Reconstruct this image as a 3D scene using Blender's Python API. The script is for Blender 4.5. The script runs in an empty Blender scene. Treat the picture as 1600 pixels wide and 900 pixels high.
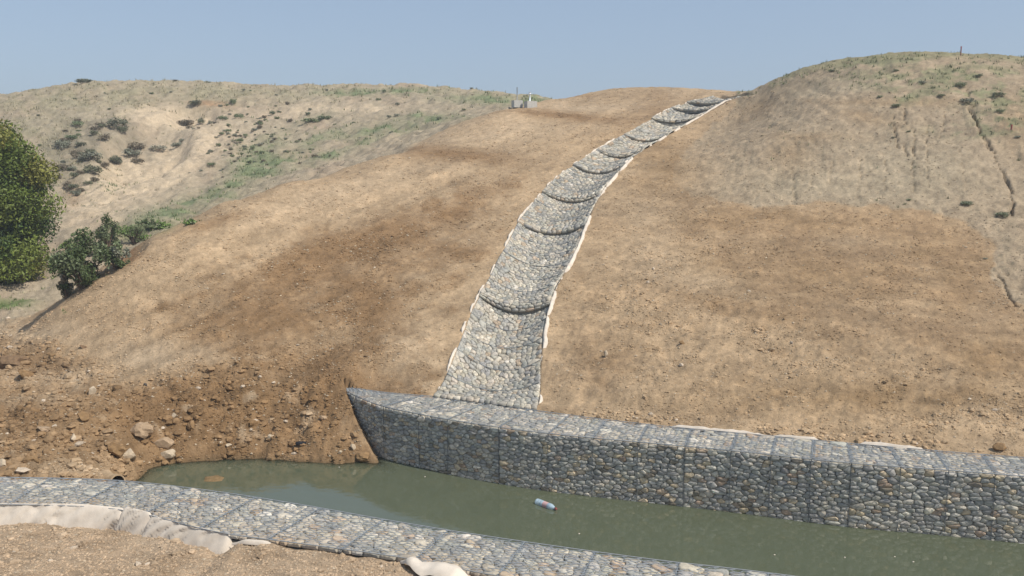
import bpy, math, random
import numpy as np
from mathutils import Vector, kdtree

random.seed(7); RNG = np.random.default_rng(7)
scene = bpy.context.scene
COL = scene.collection

# ------------------------------------------------------------------ camera, world, sun
EYE = 5.5                       # metres above the water
PITCH = math.atan(190/1400)
cam_d = bpy.data.cameras.new('camera'); cam = bpy.data.objects.new('camera', cam_d); COL.objects.link(cam)
cam.location = (0, 0, EYE); cam.rotation_euler = (math.pi/2 - PITCH, 0, 0)
cam_d.sensor_width = 36; cam_d.lens = 31.5; cam_d.clip_start = 0.1; cam_d.clip_end = 6000
scene.camera = cam

SUN_AZ = (0.80, -0.46); SUN_EL = 52
world = bpy.data.worlds.new('World'); scene.world = world; world.use_nodes = True
wn = world.node_tree; wn.nodes.clear()
wo = wn.nodes.new('ShaderNodeOutputWorld'); bg = wn.nodes.new('ShaderNodeBackground')
sky = wn.nodes.new('ShaderNodeTexSky'); sky.sky_type = 'NISHITA'; sky.sun_disc = False
sky.sun_elevation = math.radians(SUN_EL); sky.sun_rotation = math.atan2(SUN_AZ[0], SUN_AZ[1])
sky.air_density = 1.0; sky.dust_density = 1.6; sky.ozone_density = 1.5; sky.altitude = 200
hs = wn.nodes.new('ShaderNodeHueSaturation'); hs.inputs['Saturation'].default_value = 0.75
hs.inputs['Value'].default_value = 1.0
bg.inputs['Strength'].default_value = 0.12
hz_ = wn.nodes.new('ShaderNodeMix'); hz_.data_type = 'RGBA'; hz_.inputs[0].default_value = .55; hz_.inputs[7].default_value = (1.90, 2.75, 4.0, 1)   # even summer haze
wn.links.new(sky.outputs[0], hs.inputs['Color']); wn.links.new(hs.outputs[0], hz_.inputs[6]); wn.links.new(hz_.outputs[2], bg.inputs['Color'])
wn.links.new(bg.outputs[0], wo.inputs['Surface'])

sd = bpy.data.lights.new('sun', 'SUN'); sun = bpy.data.objects.new('sun', sd); COL.objects.link(sun)
sd.energy = 3.6; sd.angle = math.radians(0.6); sd.color = (1.0, 0.95, 0.88)
n_ = math.hypot(*SUN_AZ); ce = math.cos(math.radians(SUN_EL))
sv = Vector((SUN_AZ[0]/n_*ce, SUN_AZ[1]/n_*ce, math.sin(math.radians(SUN_EL))))
sun.rotation_euler = sv.to_track_quat('Z', 'Y').to_euler()
vs = scene.view_settings; vs.view_transform = 'Standard'; vs.look = 'None'; vs.exposure = 0.25; vs.gamma = 1
vs.use_curve_mapping = False
scene.render.engine = 'CYCLES'

# ------------------------------------------------------------------ helpers
def tag(o, label=None, cat=None, group=None, kind=None):
    if label: o['label'] = label
    if cat: o['category'] = cat
    if group: o['group'] = group
    if kind: o['kind'] = kind
    return o
def empty(name, loc, label, cat, group=None):
    o = bpy.data.objects.new(name, None); COL.objects.link(o); o.location = loc
    o.empty_display_size = 0.2
    return tag(o, label, cat, group)
def mesh_np(name, V, F, mat, parent=None, tint=None, smooth=True, loc=None, kind=None):
    """V (n,3); F: (m,k) array or list of arrays of faces; tint: (n,3) vertex colours"""
    V = np.asarray(V, dtype=np.float32)
    if not isinstance(F, list): F = [F]
    F = [np.asarray(f, dtype=np.int32) for f in F if len(f)]
    me = bpy.data.meshes.new(name)
    me.vertices.add(len(V)); me.vertices.foreach_set('co', V.ravel())
    nl = sum(f.size for f in F); nf = sum(len(f) for f in F)
    me.loops.add(nl); me.polygons.add(nf)
    me.loops.foreach_set('vertex_index', np.concatenate([f.ravel() for f in F]))
    tot = np.concatenate([np.full(len(f), f.shape[1], np.int32) for f in F])
    st = np.concatenate([[0], np.cumsum(tot)[:-1]]).astype(np.int32)
    me.polygons.foreach_set('loop_start', st); me.polygons.foreach_set('loop_total', tot)
    me.polygons.foreach_set('use_smooth', np.full(nf, smooth))
    me.update(calc_edges=True)
    if tint is None: tint = np.ones((len(V), 3))
    a = me.color_attributes.new('tint', 'FLOAT_COLOR', 'POINT')
    c = np.ones((len(V), 4), np.float32); c[:, :3] = tint
    a.data.foreach_set('color', c.ravel())
    if mat: me.materials.append(mat)
    o = bpy.data.objects.new(name, me); COL.objects.link(o)
    if parent: o.parent = parent
    if loc is not None: o.location = loc
    if kind: o['kind'] = kind
    return o
class MB:
    """collects vertices / faces / tints for one mesh"""
    def __init__(s): s.V = []; s.F = {}; s.T = []; s.n = 0
    def add(s, V, F, t=(1, 1, 1)):
        V = np.asarray(V, float); s.V.append(V)
        t = np.asarray(t, float)
        s.T.append(np.tile(t, (len(V), 1)) if t.ndim == 1 else t)
        if not isinstance(F, list) or (F and isinstance(F[0], tuple)): F = [F]
        for f in F:
            f = np.asarray(f, int)
            if len(f): s.F.setdefault(f.shape[1], []).append(f + s.n)
        s.n += len(V)
    def box(s, c, size, t=(1, 1, 1), rz=0, jit=0):
        x, y, z = [q/2 for q in size]
        v = np.array([(-x,-y,-z),(x,-y,-z),(x,y,-z),(-x,y,-z),(-x,-y,z),(x,-y,z),(x,y,z),(-x,y,z)], float)
        if jit: v += RNG.uniform(-jit, jit, v.shape)
        ca, sa = math.cos(rz), math.sin(rz)
        v = np.stack([v[:, 0]*ca - v[:, 1]*sa, v[:, 0]*sa + v[:, 1]*ca, v[:, 2]], 1) + np.array(c)
        s.add(v, [(0,3,2,1),(4,5,6,7),(0,1,5,4),(1,2,6,5),(2,3,7,6),(3,0,4,7)], t)
    def tube(s, pts, r, k=6, t=(1, 1, 1)):
        pts = np.asarray(pts, float); n = len(pts); r = np.broadcast_to(r, (n,))
        d = np.gradient(pts, axis=0); d /= np.linalg.norm(d, axis=1)[:, None] + 1e-9
        up = np.where(np.abs(d[:, 2:3]) > .9, np.array([[1., 0, 0]]), np.array([[0, 0, 1.]]))
        a = np.cross(d, up); a /= np.linalg.norm(a, axis=1)[:, None] + 1e-9
        b = np.cross(a, d)
        th = np.arange(k)*2*math.pi/k
        V = pts[:, None] + r[:, None, None]*(a[:, None]*np.cos(th)[None, :, None] + b[:, None]*np.sin(th)[None, :, None])
        F = [(i*k+j, i*k+(j+1) % k, (i+1)*k+(j+1) % k, (i+1)*k+j) for i in range(n-1) for j in range(k)]
        base = s.n
        s.add(V.reshape(-1, 3), F, t)
        if k == 4: s.F.setdefault(4, []).append(np.array([[0,1,2,3],[(n-1)*4+3,(n-1)*4+2,(n-1)*4+1,(n-1)*4]])+base)
        elif k > 4:
            s.F.setdefault(k, []).append(np.array([list(range(k)), [(n-1)*k+k-1-j for j in range(k)]]) + base)
    def build(s, name, mat, parent=None, smooth=True, kind=None, loc=None):
        V = np.concatenate(s.V); T = np.concatenate(s.T)
        if loc is not None: V = V - np.array(loc)
        return mesh_np(name, V, [np.concatenate(f) for f in s.F.values()], mat, parent, T, smooth, loc, kind)

def _hash(ix, iy, seed):
    h = (ix*374761393 + iy*668265263 + seed*1442695041) & 0xffffffff
    h = ((h ^ (h >> 13))*1274126177) & 0xffffffff
    return ((h ^ (h >> 16)) & 0xffff)/65535.0
def vnoise(x, y, seed=0):
    x = np.asarray(x, float); y = np.asarray(y, float)
    ix = np.floor(x).astype(np.int64); iy = np.floor(y).astype(np.int64)
    fx = x-ix; fy = y-iy; fx = fx*fx*(3-2*fx); fy = fy*fy*(3-2*fy)
    a = _hash(ix, iy, seed); b = _hash(ix+1, iy, seed); c = _hash(ix, iy+1, seed); d = _hash(ix+1, iy+1, seed)
    return (a*(1-fx)+b*fx)*(1-fy) + (c*(1-fx)+d*fx)*fy
def fbm(x, y, octv=4, seed=0, gain=.5):
    s = 0; a = 1; t = 0
    for i in range(octv):
        s = s + a*(vnoise(x, y, seed+i*17)-.5); t += a; a *= gain
        x, y = (x*1.6+y*1.2)*1.0+5.3, (-x*1.2+y*1.6)*1.0+1.7
    return s/t*2
def sstep(a, b, x):
    t = np.clip((x-a)/(b-a), 0, 1); return t*t*(3-2*t)

# ------------------------------------------------------------------ site survey: bearings taken from the camera point
cp, sp = math.cos(PITCH), math.sin(PITCH)
def bearing(px, py):
    u = (px-800)/1400; v = (450-py)/1400
    Yc = cp+v*sp; Zc = -sp+v*cp
    return u/Yc, Zc/Yc
def on_z(px, py, z):
    a, b = bearing(px, py); Y = (z-EYE)/b
    return np.array([a*Y, Y, z])
def on_y(px, py, Y):
    a, b = bearing(px, py); return np.array([a*Y, Y, EYE+b*Y])
def project(X, Y, Z):
    Zr = Z-EYE; yc = Y*cp - Zr*sp; zc = Y*sp + Zr*cp
    return 800+1400*X/yc, 450-1400*zc/yc

# ------------------------------------------------------------------ terrain control points
CT = []
def K(px, py, Y): CT.append(on_y(px, py, Y))
def KZ(px, py, z): CT.append(on_z(px, py, z))
def SL(px, py, Yb, s=.28, dz=0):
    a, b = bearing(px, py); Y = (EYE-1.02+s*Yb)/(s-b); CT.append(np.array([a*Y, Y, EYE+b*Y+dz]))
def KW(px, Y, z): CT.append(np.array([(px-800)/1400*Y, Y, z]))
# foot of the slope along the back of the far wall
for p in [(640,618),(700,621),(850,645),(1000,668),(1130,678),(1250,688),(1400,700),(1600,718),(1750,732)]: KZ(p[0], p[1], 1.02)
# along the chute
for p in [(760,560),(800,480),(830,430),(866,350),(905,300),(950,250),(1020,203),(1090,163)]: SL(p[0], p[1], 16.8)
SL(1145,149,16.8)
# slope right of chute
for p in [(950,560),(1000,480),(1020,400),(1000,330),(1040,260)]: SL(p[0], p[1], 16.0)
for p in [(1200,600),(1200,500),(1200,400),(1200,335)]: SL(p[0], p[1], 15.0)
for p in [(1450,640),(1450,540),(1450,430),(1480,350),(1650,600),(1650,480),(1650,380)]: SL(p[0], p[1], 14.2)
# right mound
for p in [(1070,295,29.5),(1110,230,35),(1150,190,39.5),(1160,147,44),(1200,230,31.5),(1206,129,41.5),(1235,117,41),(1262,108,40.5),(1319,98,39.8),(1383,89,39),(1350,230,30.5),
          (1350,150,34.5),(1500,86,38.5),(1500,150,33.5),(1500,230,29.5),(1600,93,38),(1600,200,30.5),(1750,112,37),(1750,230,30),(1250,290,28)]: K(*p)
# graded slope left of chute
for p in [(650,540),(600,480),(700,400),(600,380),(500,350),(650,290),(750,300),(850,240),(700,235),(960,190),(850,190),(560,560)]: SL(p[0], p[1], 16.8)
# its left shoulder
for p in [(790,172,43),(750,190,40),(600,245,33.5),(450,285,29.5),(350,317,27),(250,362,25),(195,393,24),(135,450,22.8),(100,482,22.2)]: K(*p)
# lower left bank, mud flat
for p in [(400,400,24),(300,480,21.3),(200,500,20.8),(400,500,20.3),(400,570,18.7),(300,560,18.9),(500,540,19.6),(500,605,17.9),(450,655,17.2),
          (200,600,18.2),(100,600,18.6),(0,600,18.6),(0,700,14.7),(100,690,15.0),(200,680,15.9),(300,650,17),(0,540,23),(0,490,27),(60,480,28),(-200,560,22),(-200,680,15)]: K(*p)
for p in [(225,738),(300,722),(400,718),(500,722),(590,722)]: KZ(p[0], p[1], 0.0)
for p in [(300,775),(400,775),(500,775)]: KZ(p[0], p[1], -0.55)
KZ(165,742,.5); KZ(110,732,.85); KZ(60,735,.85); KZ(-100,730,.9)
# gully behind the shoulder, then the far hill
for p in [(250,29.5,2.3),(180,29,1.5),(350,32,3.4),(450,35,4.3),(600,40,5.75),(110,27,1.2)]: KW(*p)
for p in [(250,352,36),(180,388,33),(120,420,31),(60,440,31.5),(0,440,31),(450,278,42),(600,236,47),(750,180,49),(0,400,36),(100,345,40),(-150,400,36),
          (200,285,48),(200,240,54),(150,205,59),(150,129,76),(60,140,76),(0,152,75),(-120,170,72),(300,128,79),(240,170,66),(280,205,60),(400,133,80),(550,137,82),(700,140,79),(800,150,74),(870,157,72),
          (400,230,56),(400,180,66),(600,180,62),(50,230,56),(50,320,46),(550,215,54),(700,165,62),(300,310,43),(800,160,58)]: K(*p)
# small bench with the concrete blocks and the brown spoil heap on the skyline
for p in [(870,170,47),(930,160,48.5),(900,151,54),(950,140,54.5),(1040,138,54),(1110,140,52),(1000,158,48)]: K(*p)
# beyond the crests
for px in (-700, -200, 100, 400, 700, 900): KW(px, 115, 8.5)
for px in (1000, 1150): KW(px, 62, 8.6)
for px in (1000, 1250, 1500, 1800, 2200): KW(px, 95, 5)
KW(1300,52,9); KW(1500,50,9); KW(1750,50,8.5); KW(2100,36,8); KW(2100,24,4); KW(2100,15,1.2)
KW(-700,70,9); KW(-700,40,4); KW(-700,25,1.5)
for px in (-700, 0, 700, 1400, 2200): KW(px, 300, 0)
CT = np.array(CT)
def par(X, Y): return X/Y*1.0, np.log(Y)
cu, cw = par(CT[:, 0], CT[:, 1])
def tps_phi(r2): return np.where(r2 > 1e-12, .5*r2*np.log(np.maximum(r2, 1e-12)), 0)
n = len(CT)
A = np.zeros((n+3, n+3)); A[:n, :n] = tps_phi((cu[:, None]-cu)**2 + (cw[:, None]-cw)**2) + np.eye(n)*2e-5
A[:n, n] = 1; A[:n, n+1] = cu; A[:n, n+2] = cw; A[n:, :n] = A[:n, n:].T
sol = np.linalg.solve(A, np.concatenate([CT[:, 2], [0, 0, 0]]))
def Hbase(X, Y):
    X = np.asarray(X, float); Y = np.asarray(Y, float); u, w = par(X, Y); sh = u.shape; u = u.ravel(); w = w.ravel()
    out = np.empty(len(u))
    for i in range(0, len(u), 20000):
        a, b = u[i:i+20000], w[i:i+20000]
        out[i:i+20000] = tps_phi((a[:, None]-cu)**2+(b[:, None]-cw)**2) @ sol[:n] + sol[n] + sol[n+1]*a + sol[n+2]*b
    return out.reshape(sh)
YS = np.exp(np.linspace(math.log(13), math.log(110), 700))
def hit(px, py, ymin=13):
    """first point of the ground seen along a bearing"""
    a, b = bearing(px, py); Y = YS[YS >= ymin]
    d = Hbase(a*Y, Y) - (EYE+b*Y)
    i = int(np.argmax(d > 0)) if (d > 0).any() else int(np.argmax(d))
    if i > 0 and d[i] > 0: f = d[i-1]/(d[i-1]-d[i]); y = Y[i-1]+f*(Y[i]-Y[i-1])
    else: y = Y[i]
    return np.array([a*y, y, float(Hbase(a*y, y))])

# ------------------------------------------------------------------ lines of the works
def smooth_line(P, step):
    P = np.array(P, float)
    for _ in range(2):
        Q = [P[0]]
        for a, b in zip(P[:-1], P[1:]): Q += [a*.75+b*.25, a*.25+b*.75]
        Q.append(P[-1]); P = np.array(Q)
    L = np.concatenate([[0], np.cumsum(np.linalg.norm(np.diff(P, axis=0), axis=1))])
    m = max(2, int(round(L[-1]/step))+1); s = np.linspace(0, L[-1], m)
    return np.stack([np.interp(s, L, P[:, k]) for k in range(P.shape[1])], 1)
def arcl(P): return np.concatenate([[0], np.cumsum(np.linalg.norm(np.diff(P, axis=0), axis=1))])
WT = 1.0
FW_F = smooth_line([on_z(x, y, WT) for x, y in [(535,608),(560,622),(600,637),(650,647),(700,657),(780,669),(857,679),(997,692),(1142,705),(1330,726),(1482,736),(1600,746),(1800,762),(2000,776)]], .1)
FW_B = smooth_line([on_z(x, y, WT) for x, y in [(535,605),(600,616),(690,622),(760,632),(838,644),(1000,665),(1142,678),(1250,688),(1400,702),(1600,718),(1800,733),(2000,747)]], .1)
NW_F = smooth_line([on_z(x, y, WT) for x, y in [(-420,750),(-200,748),(0,748),(150,751),(220,756),(270,762),(350,772),(475,792),(600,815),(750,840),(1025,879),(1150,892),(1400,925),(1700,965)]], .1)
NW_B = smooth_line([on_z(x, y, WT) for x, y in [(-420,792),(-200,790),(0,791),(130,794),(200,800),(260,815),(345,838),(450,850),(550,864),(625,873),(725,895),(900,925),(1150,965),(1500,1010)]], .1)
def side_y(line, X): return np.interp(X, line[:, 0], line[:, 1])
# chute edges
CH_L = [(672,632),(683,612),(715,545),(733,490),(765,435),(790,385),(812,343),(835,315),(860,286),(885,266),(912,247),(960,219),(1000,197),(1040,173),(1082,158),(1120,149)]
CH_R = [(838,648),(842,630),(846,560),(852,500),(868,450),(897,400),(918,345),(930,318),(948,290),(968,268),(990,244),(1030,219),(1072,194),(1110,173),(1137,158),(1162,150)]
CLp = np.array([hit(*p) for p in CH_L]); CRp = np.array([hit(*p) for p in CH_R])
CLp[:2, 2] = 1.02; CRp[:2, 2] = 1.02
CM = (CLp+CRp)/2
_L = arcl(CM); _s = np.arange(0, _L[-1], .1)
def _cr(P): return np.stack([np.interp(_s, _L, P[:, k]) for k in range(3)], 1)
def _sm(P, k=9):
    Q = np.pad(P, ((k, k), (0, 0)), 'edge'); ker = np.hanning(2*k+1); ker /= ker.sum()
    return np.stack([np.convolve(Q[:, j], ker, 'valid') for j in range(3)], 1)
EL, ER = _sm(_cr(CLp)), _sm(_cr(CRp)); EC = (EL+ER)/2
CHS = _s; CHLEN = _s[-1]
STEPPX = [(815,470),(866,352),(900,303),(950,260),(990,237),(1030,213),(1070,190),(1110,170),(1137,156)]
STEP_S = []
for p in STEPPX:
    h = hit(*p); STEP_S.append(float(CHS[np.argmin(np.linalg.norm(EC[:, :2]-h[:2], axis=1))]))
print('chute steps', [round(a, 2) for a in STEP_S], 'len', CHLEN, 'widths', np.linalg.norm(EL-ER, axis=1)[::50].round(2))

# ------------------------------------------------------------------ terrain grid
us = np.concatenate([np.linspace(-1.3, -.64, 24), np.linspace(-.635, .635, 720), np.linspace(.64, 1.3, 24)])
ws = np.concatenate([np.linspace(math.log(2.0), math.log(8.6), 30), np.linspace(math.log(8.65), math.log(95), 860), np.linspace(math.log(97), math.log(4000), 40)])
U, W = np.meshgrid(us, ws); Yg = np.exp(W); Xg = U*Yg
Zg = Hbase(Xg, Yg)
far = sstep(250, 500, Yg); Zg = Zg*(1-far) + far*(-2-Yg*.004)
# --- works footprint
yFf = side_y(FW_F, Xg); yFb = side_y(FW_B, Xg); yNf = side_y(NW_F, Xg); yNb = side_y(NW_B, Xg)
xt = FW_F[0, 0]                                     # tip of the far wall
near_bank = .955 + .03*sstep(-.05, .2, yNb-Yg) + .055*np.maximum(yNb-Yg, 0)**1.25
near_bank = np.minimum(near_bank, 3.9)
cloth = sstep(-3.25, -3.6, Xg); near_bank = near_bank - cloth*.17*sstep(2.2, .9, yNb-Yg)
right_of_tip = Xg > xt
Zg = np.where((Yg < yNb+.14) | (Yg < 8.6), near_bank, Zg)
PX, PY = project(Xg, Yg, Zg)
PYs = PY
# chute distance
import itertools
dmin = np.full(Xg.shape, 9.); smin = np.zeros(Xg.shape)
box = (Xg > EC[:, 0].min()-3) & (Xg < EC[:, 0].max()+3) & (Yg > EC[:, 1].min()-3) & (Yg < EC[:, 1].max()+3)
bx_, by_ = Xg[box], Yg[box]; bd = np.full(bx_.shape, 9.); bs = np.zeros(bx_.shape); bi = np.zeros(bx_.shape, int)
hw_all = np.linalg.norm((EL-ER)[:, :2], axis=1)/2
rel = np.full(Xg.shape, 9.); ax = (ER-EL)[:, :2]; ax /= np.linalg.norm(ax, axis=1)[:, None]
for i in range(len(EC)):
    vx, vy = bx_-EC[i, 0], by_-EC[i, 1]; la = np.abs(vx*ax[i, 0]+vy*ax[i, 1]); pe = np.abs(vx*ax[i, 1]-vy*ax[i, 0])
    m = (la < 2.3*hw_all[i]) & (pe < bd); bd[m] = pe[m]; bi[m] = i
lat = (bx_-EC[bi, 0])*ax[bi, 0]+(by_-EC[bi, 1])*ax[bi, 1]
rr = np.maximum(np.abs(lat), 0)/hw_all[bi]; lon = bd
rel[box] = np.where(lon < .35, rr, 9.)
# --- relief
def blob(px, py, rx, ry, rot=0, e=2.0):
    c, s = math.cos(rot), math.sin(rot); dx = PX-px; dy = PYs-py
    a = (dx*c+dy*s)/rx; b = (-dx*s+dy*c)/ry
    return np.exp(-(a*a+b*b)**(e/2)*1.2)
def inpoly(P, soft=10, wob=10, seed=3):
    P = np.array(P, float); ins = np.zeros(PX.shape, bool); dist = np.full(PX.shape, 1e9)
    wx = PX + wob*fbm(PX/28, PYs/18, 3, seed); wy = PYs + wob*.6*fbm(PX/24+7, PYs/16, 3, seed+1)
    for a, b in zip(P, np.roll(P, -1, 0)):
        c = ((a[1] > wy) != (b[1] > wy)) & (wx < (b[0]-a[0])*(wy-a[1])/(b[1]-a[1]+1e-9)+a[0]); ins ^= c
        d = b-a; t = np.clip(((wx-a[0])*d[0]+(wy-a[1])*d[1])/(d@d+1e-9), 0, 1)
        dist = np.minimum(dist, np.hypot(wx-a[0]-t*d[0], wy-a[1]-t*d[1]))
    return sstep(-soft, soft, np.where(ins, dist, -dist))
farhill = sstep(0, 1, (Yg - np.interp(PX, [-400,0,100,180,250,350,450,600,750,800,860,900,2000], [24,24,25.5,27,27,29,33,38,44,46,56,200,200]))/2)
farhill *= (Yg > 20)
mound = (1-.85*blob(1060,275,80,60))*inpoly([(1052,282),(1078,306),(1160,317),(1230,322),(1290,317),(1380,322),(1440,330),(1500,345),(1562,385),(1548,428),(1575,470),(1640,490),(1900,480),(1900,0),(1130,0),(1150,165),(1105,205),(1060,245)], 2.5, 12)*(1-farhill)*(Yg > 17)
nearb = ((Yg < yNb+.14) | (Yg < 8.6)).astype(float)
mud = inpoly([(-300,500),(60,505),(110,560),(190,600),(280,600),(370,560),(430,600),(520,610),(590,735),(590,790),(-300,790)], 25, 30, 9)*(Yg < 26)*(1-nearb)
mudsoft = inpoly([(200,420),(420,380),(560,340),(650,380),(640,470),(600,560),(560,640),(560,740),(200,740),(100,620),(230,560),(190,480)], 40, 40, 12)*(Yg < 30)*(1-nearb)
graded = (1-farhill)*(1-mound)*(1-nearb)
lump = fbm(Xg*1.3, Yg*1.3, 5, 21); fine = fbm(Xg*5, Yg*5, 4, 22, .6); ridged = 1-np.abs(fbm(Xg*2.2+3, Yg*2.2, 4, 23))*2
rough = .014 + .035*mud + .010*mudsoft
rightz = inpoly([(860,650),(880,480),(960,400),(1060,420),(1200,480),(1700,560),(1700,760),(1000,700)], 30, 30, 33)*graded
rough = rough + .014*rightz + .015*farhill + .020*mound + .008*graded
keep = sstep(1.0, 1.25, rel)
dz = fine*rough*1.6 + lump*(.05+.10*mud+.25*farhill) + mud*.04*(ridged-.3)
clod = np.maximum(fbm(Xg*3.1, Yg*3.1, 3, 41)-.05, 0); dz += clod*(.20*mud+.06*rightz+.03*mudsoft)
dz += mound*.05*np.abs(fbm(Xg*2.6, Yg*2.2, 4, 53)) + mound*(.06*fbm(Xg*1.2, Yg*.35, 4, 51)) + mound*.030*fbm(Xg*5.0+.5*lump, Yg*.7, 3, 52)
dz += graded*.02*fbm((Xg+Yg*.35)*2.2, (Yg-Xg*.3)*.35, 3, 61)
def streak(rot, lx, ly, seed):
    c, s = math.cos(rot), math.sin(rot); return fbm((PX*c+PYs*s)/lx, (-PX*s+PYs*c)/ly, 4, seed)
lc = (PX < np.interp(PYs, [140,350,640], [1110,860,760])).astype(float)
stk = lc*streak(-.42, 130, 11, 201) + (1-lc)*streak(.12, 150, 10, 203)
dz += graded*(1-mud)*.026*stk + graded*.016*fbm(Xg*.9, Yg*.9, 4, 215)
nearfac = np.where(Yg < 8.6, .5, 1)
dz = dz*keep*(1-nearb) + nearb*(fine*.030+lump*.05+clod*.06)*nearfac
dz *= np.where(Yg > 120, .2, 1)
# cuts and scarps
dz += -.55*blob(205,392,26,9,-.6,3)*(Yg < 25.2)*(Yg > 20)
dz += -1.1*blob(225,235,75,42,-.4,7)*farhill - .7*blob(300,180,40,14,0,6)*farhill
dz += .35*blob(830,172,60,8)*0
# deep cracks in the mound
def carve(Plist, width, depth, seed):
    global dz
    P = np.array([hit(*p) for p in Plist])[:, :2]; P = smooth_line(P, .12)
    P = P + np.stack([.07*fbm(np.arange(len(P))*.35, np.zeros(len(P))+seed, 3, seed), np.zeros(len(P))], 1)
    lo = P.min(0)-.5; hi = P.max(0)+.5
    m = (Xg > lo[0]) & (Xg < hi[0]) & (Yg > lo[1]) & (Yg < hi[1])
    x, y = Xg[m], Yg[m]; d = np.full(x.shape, 9.)
    wv = .45+.55*vnoise(np.arange(len(P))*.22, np.zeros(len(P)), seed+5)
    for i, (a, b) in enumerate(P): d = np.minimum(d, np.hypot((x-a), (y-b)*.8)/wv[i])
    dz[m] -= depth*sstep(width, width*.35, d)
CRACKS = [([(1515,170),(1532,205),(1545,225),(1560,255),(1572,278),(1580,300),(1583,335)], .065, .30), ([(1520,165),(1524,195),(1534,215),(1545,232)], .07, .25),
          ([(1396,180),(1398,215),(1405,232)], .07, .22), ([(1412,170),(1414,190),(1430,208),(1426,230),(1430,250)], .07, .22), ([(1412,225),(1418,245)], .06, .18),
          ([(1560,430),(1572,455),(1590,480)], .07, .2), ([(1512,140),(1514,165),(1520,180)], .06, .18), ([(1450,200),(1447,240),(1452,290)], .05, .12),
          ([(1240,255),(1238,285),(1245,310)], .05, .10), ([(1300,250),(1296,290)], .05, .10), ([(1475,180),(1470,215)], .05, .14), ([(1385,250),(1383,300)], .04, .10),
          ([(1200,262),(1190,300)], .04, .09), ([(1270,260),(1262,312)], .04, .09), ([(1345,255),(1340,310)], .04, .09), ([(1425,255),(1428,305)], .04, .1), ([(1500,235),(1508,300)], .04, .1)]
for i, (P, w_, d_) in enumerate(CRACKS): carve(P, w_, d_, 70+i)
Zg = np.where(nearb > .5, near_bank, Zg) + dz
# lower under the walls, bed of the ditch, cut of the chute
edgez = np.zeros(Xg.shape); _t = np.clip((lat/hw_all[bi]+1)/2, 0, 1); edgez[box] = EL[bi, 2]*(1-_t)+ER[bi, 2]*_t
widE = np.zeros(Xg.shape); widE[box] = .0*(CHS[bi] > 22); wE = sstep(0, 1, (1.55+widE-rel)/(.47+widE))*(rel < 5)*(Yg > yFb+.3); Zg = Zg*(1-wE)+(edgez+.01+dz*.4)*wE
dishz = np.full(Xg.shape, .34); dishz[box] = np.interp(CHS[bi], [25, 30], [.34, .13])
Zg -= (dishz+.16)*np.clip(1-np.clip(rel/1.0, 0, 1)**5, 0, 1)*(Yg > yFb-.3)
inwall = right_of_tip & (Yg > yFf+.1) & (Yg < yFb-.02)
Zg = np.where(inwall, np.where(Yg > yFb-.35, .90, .6), Zg)
bed = -.62+.06*lump
front = right_of_tip & (Yg <= yFf+.1) & (Yg > yNf-.1)
Zg = np.where(front & (Xg > -2.1), np.minimum(bed, Zg), Zg)
capz = np.interp(Xg, [-3.35,-3.05,-2.8,-2.62,-2.4,-2.1], [1.05,.55,.24,.0,-.25,-.5])+.32*np.clip(yFf-Yg, 0, 2)+dz*.6
Zg = np.where((Xg > -3.35) & (Xg < -1.9) & (Yg < yFf+.12) & (Yg > 15), np.minimum(Zg, capz), Zg)
nwall = (Yg >= yNb+.14) & (Yg <= yNf-.1) & (Yg < 16)
Zg = np.where(nwall, np.minimum(Zg, .55), Zg)
bw = sstep(1.3, .2, Yg-yFb)*sstep(xt, xt+.7, Xg)*(Yg > yFb-.02)*(rel > 1.0)
tgt = .93+.11*sstep(-.05, .25, Yg-yFb)+dz*.6+.05*np.maximum(Yg-yFb, 0)
Zg = Zg*(1-bw)+tgt*bw
def Hg(X, Y):
    X = np.asarray(X, float); Y = np.asarray(Y, float)
    fu = np.interp(X/Y, us, np.arange(len(us))); fw = np.interp(np.log(Y), ws, np.arange(len(ws)))
    i = np.clip(fu.astype(int), 0, len(us)-2); j = np.clip(fw.astype(int), 0, len(ws)-2); a = fu-i; b = fw-j
    return (Zg[j, i]*(1-a)+Zg[j, i+1]*a)*(1-b) + (Zg[j+1, i]*(1-a)+Zg[j+1, i+1]*a)*b
def samp(G, X, Y):
    fu = np.interp(X/Y, us, np.arange(len(us))); fw = np.interp(np.log(Y), ws, np.arange(len(ws)))
    return G[np.round(fw).astype(int), np.round(fu).astype(int)]

# ------------------------------------------------------------------ soil colours (what the soils are, not how they are lit)
def C(*a): return np.array(a, float)
def mixc(base, c, m): return base*(1-m[..., None]) + c*m[..., None]
n1 = fbm(Xg*.5, Yg*.5, 4, 81)*.5+.5; n2 = fbm(Xg*2.5, Yg*2.5, 4, 82)*.5+.5; n3 = fbm(PX/45, PYs/22, 4, 83)*.5+.5
CTAN = C(.455,.322,.192); CBRN = C(.265,.162,.080); CPALE = C(.525,.392,.252); CMOUND = C(.395,.302,.198); CMUD = C(.255,.155,.075)
CHILL = C(.39,.315,.215); COLIVE = C(.265,.245,.135); CGREEN = C(.175,.205,.095); CRED = C(.33,.19,.10)
col = np.tile(CTAN, Xg.shape+(1,))
col = mixc(col, CPALE, graded*.25*sstep(.45, .75, n1))
col = mixc(col, CBRN, graded*.25*sstep(.45, .8, n3))
def addb(c, k, lst, zone, nz=.35):
    global col
    m = np.zeros(PX.shape)
    for b in lst: m = np.maximum(m, blob(*b))
    m = np.clip(m*(1+nz*2*(n2-.5)+nz*2*(n3-.5)), 0, 1)
    col = mixc(col, c, m*k*zone)
addb(CPALE, .6, [(560,290,240,18,-.25),(760,215,160,16,-.1),(820,200,80,10,0),(1040,420,70,40,.2),(1100,440,60,22,0),(900,170,120,8,-.05),(1290,342,24,8,0),(330,545,80,14,0),(660,350,110,16,-.5),(1350,375,60,8,0),(640,560,50,60,.9)], graded)
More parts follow.
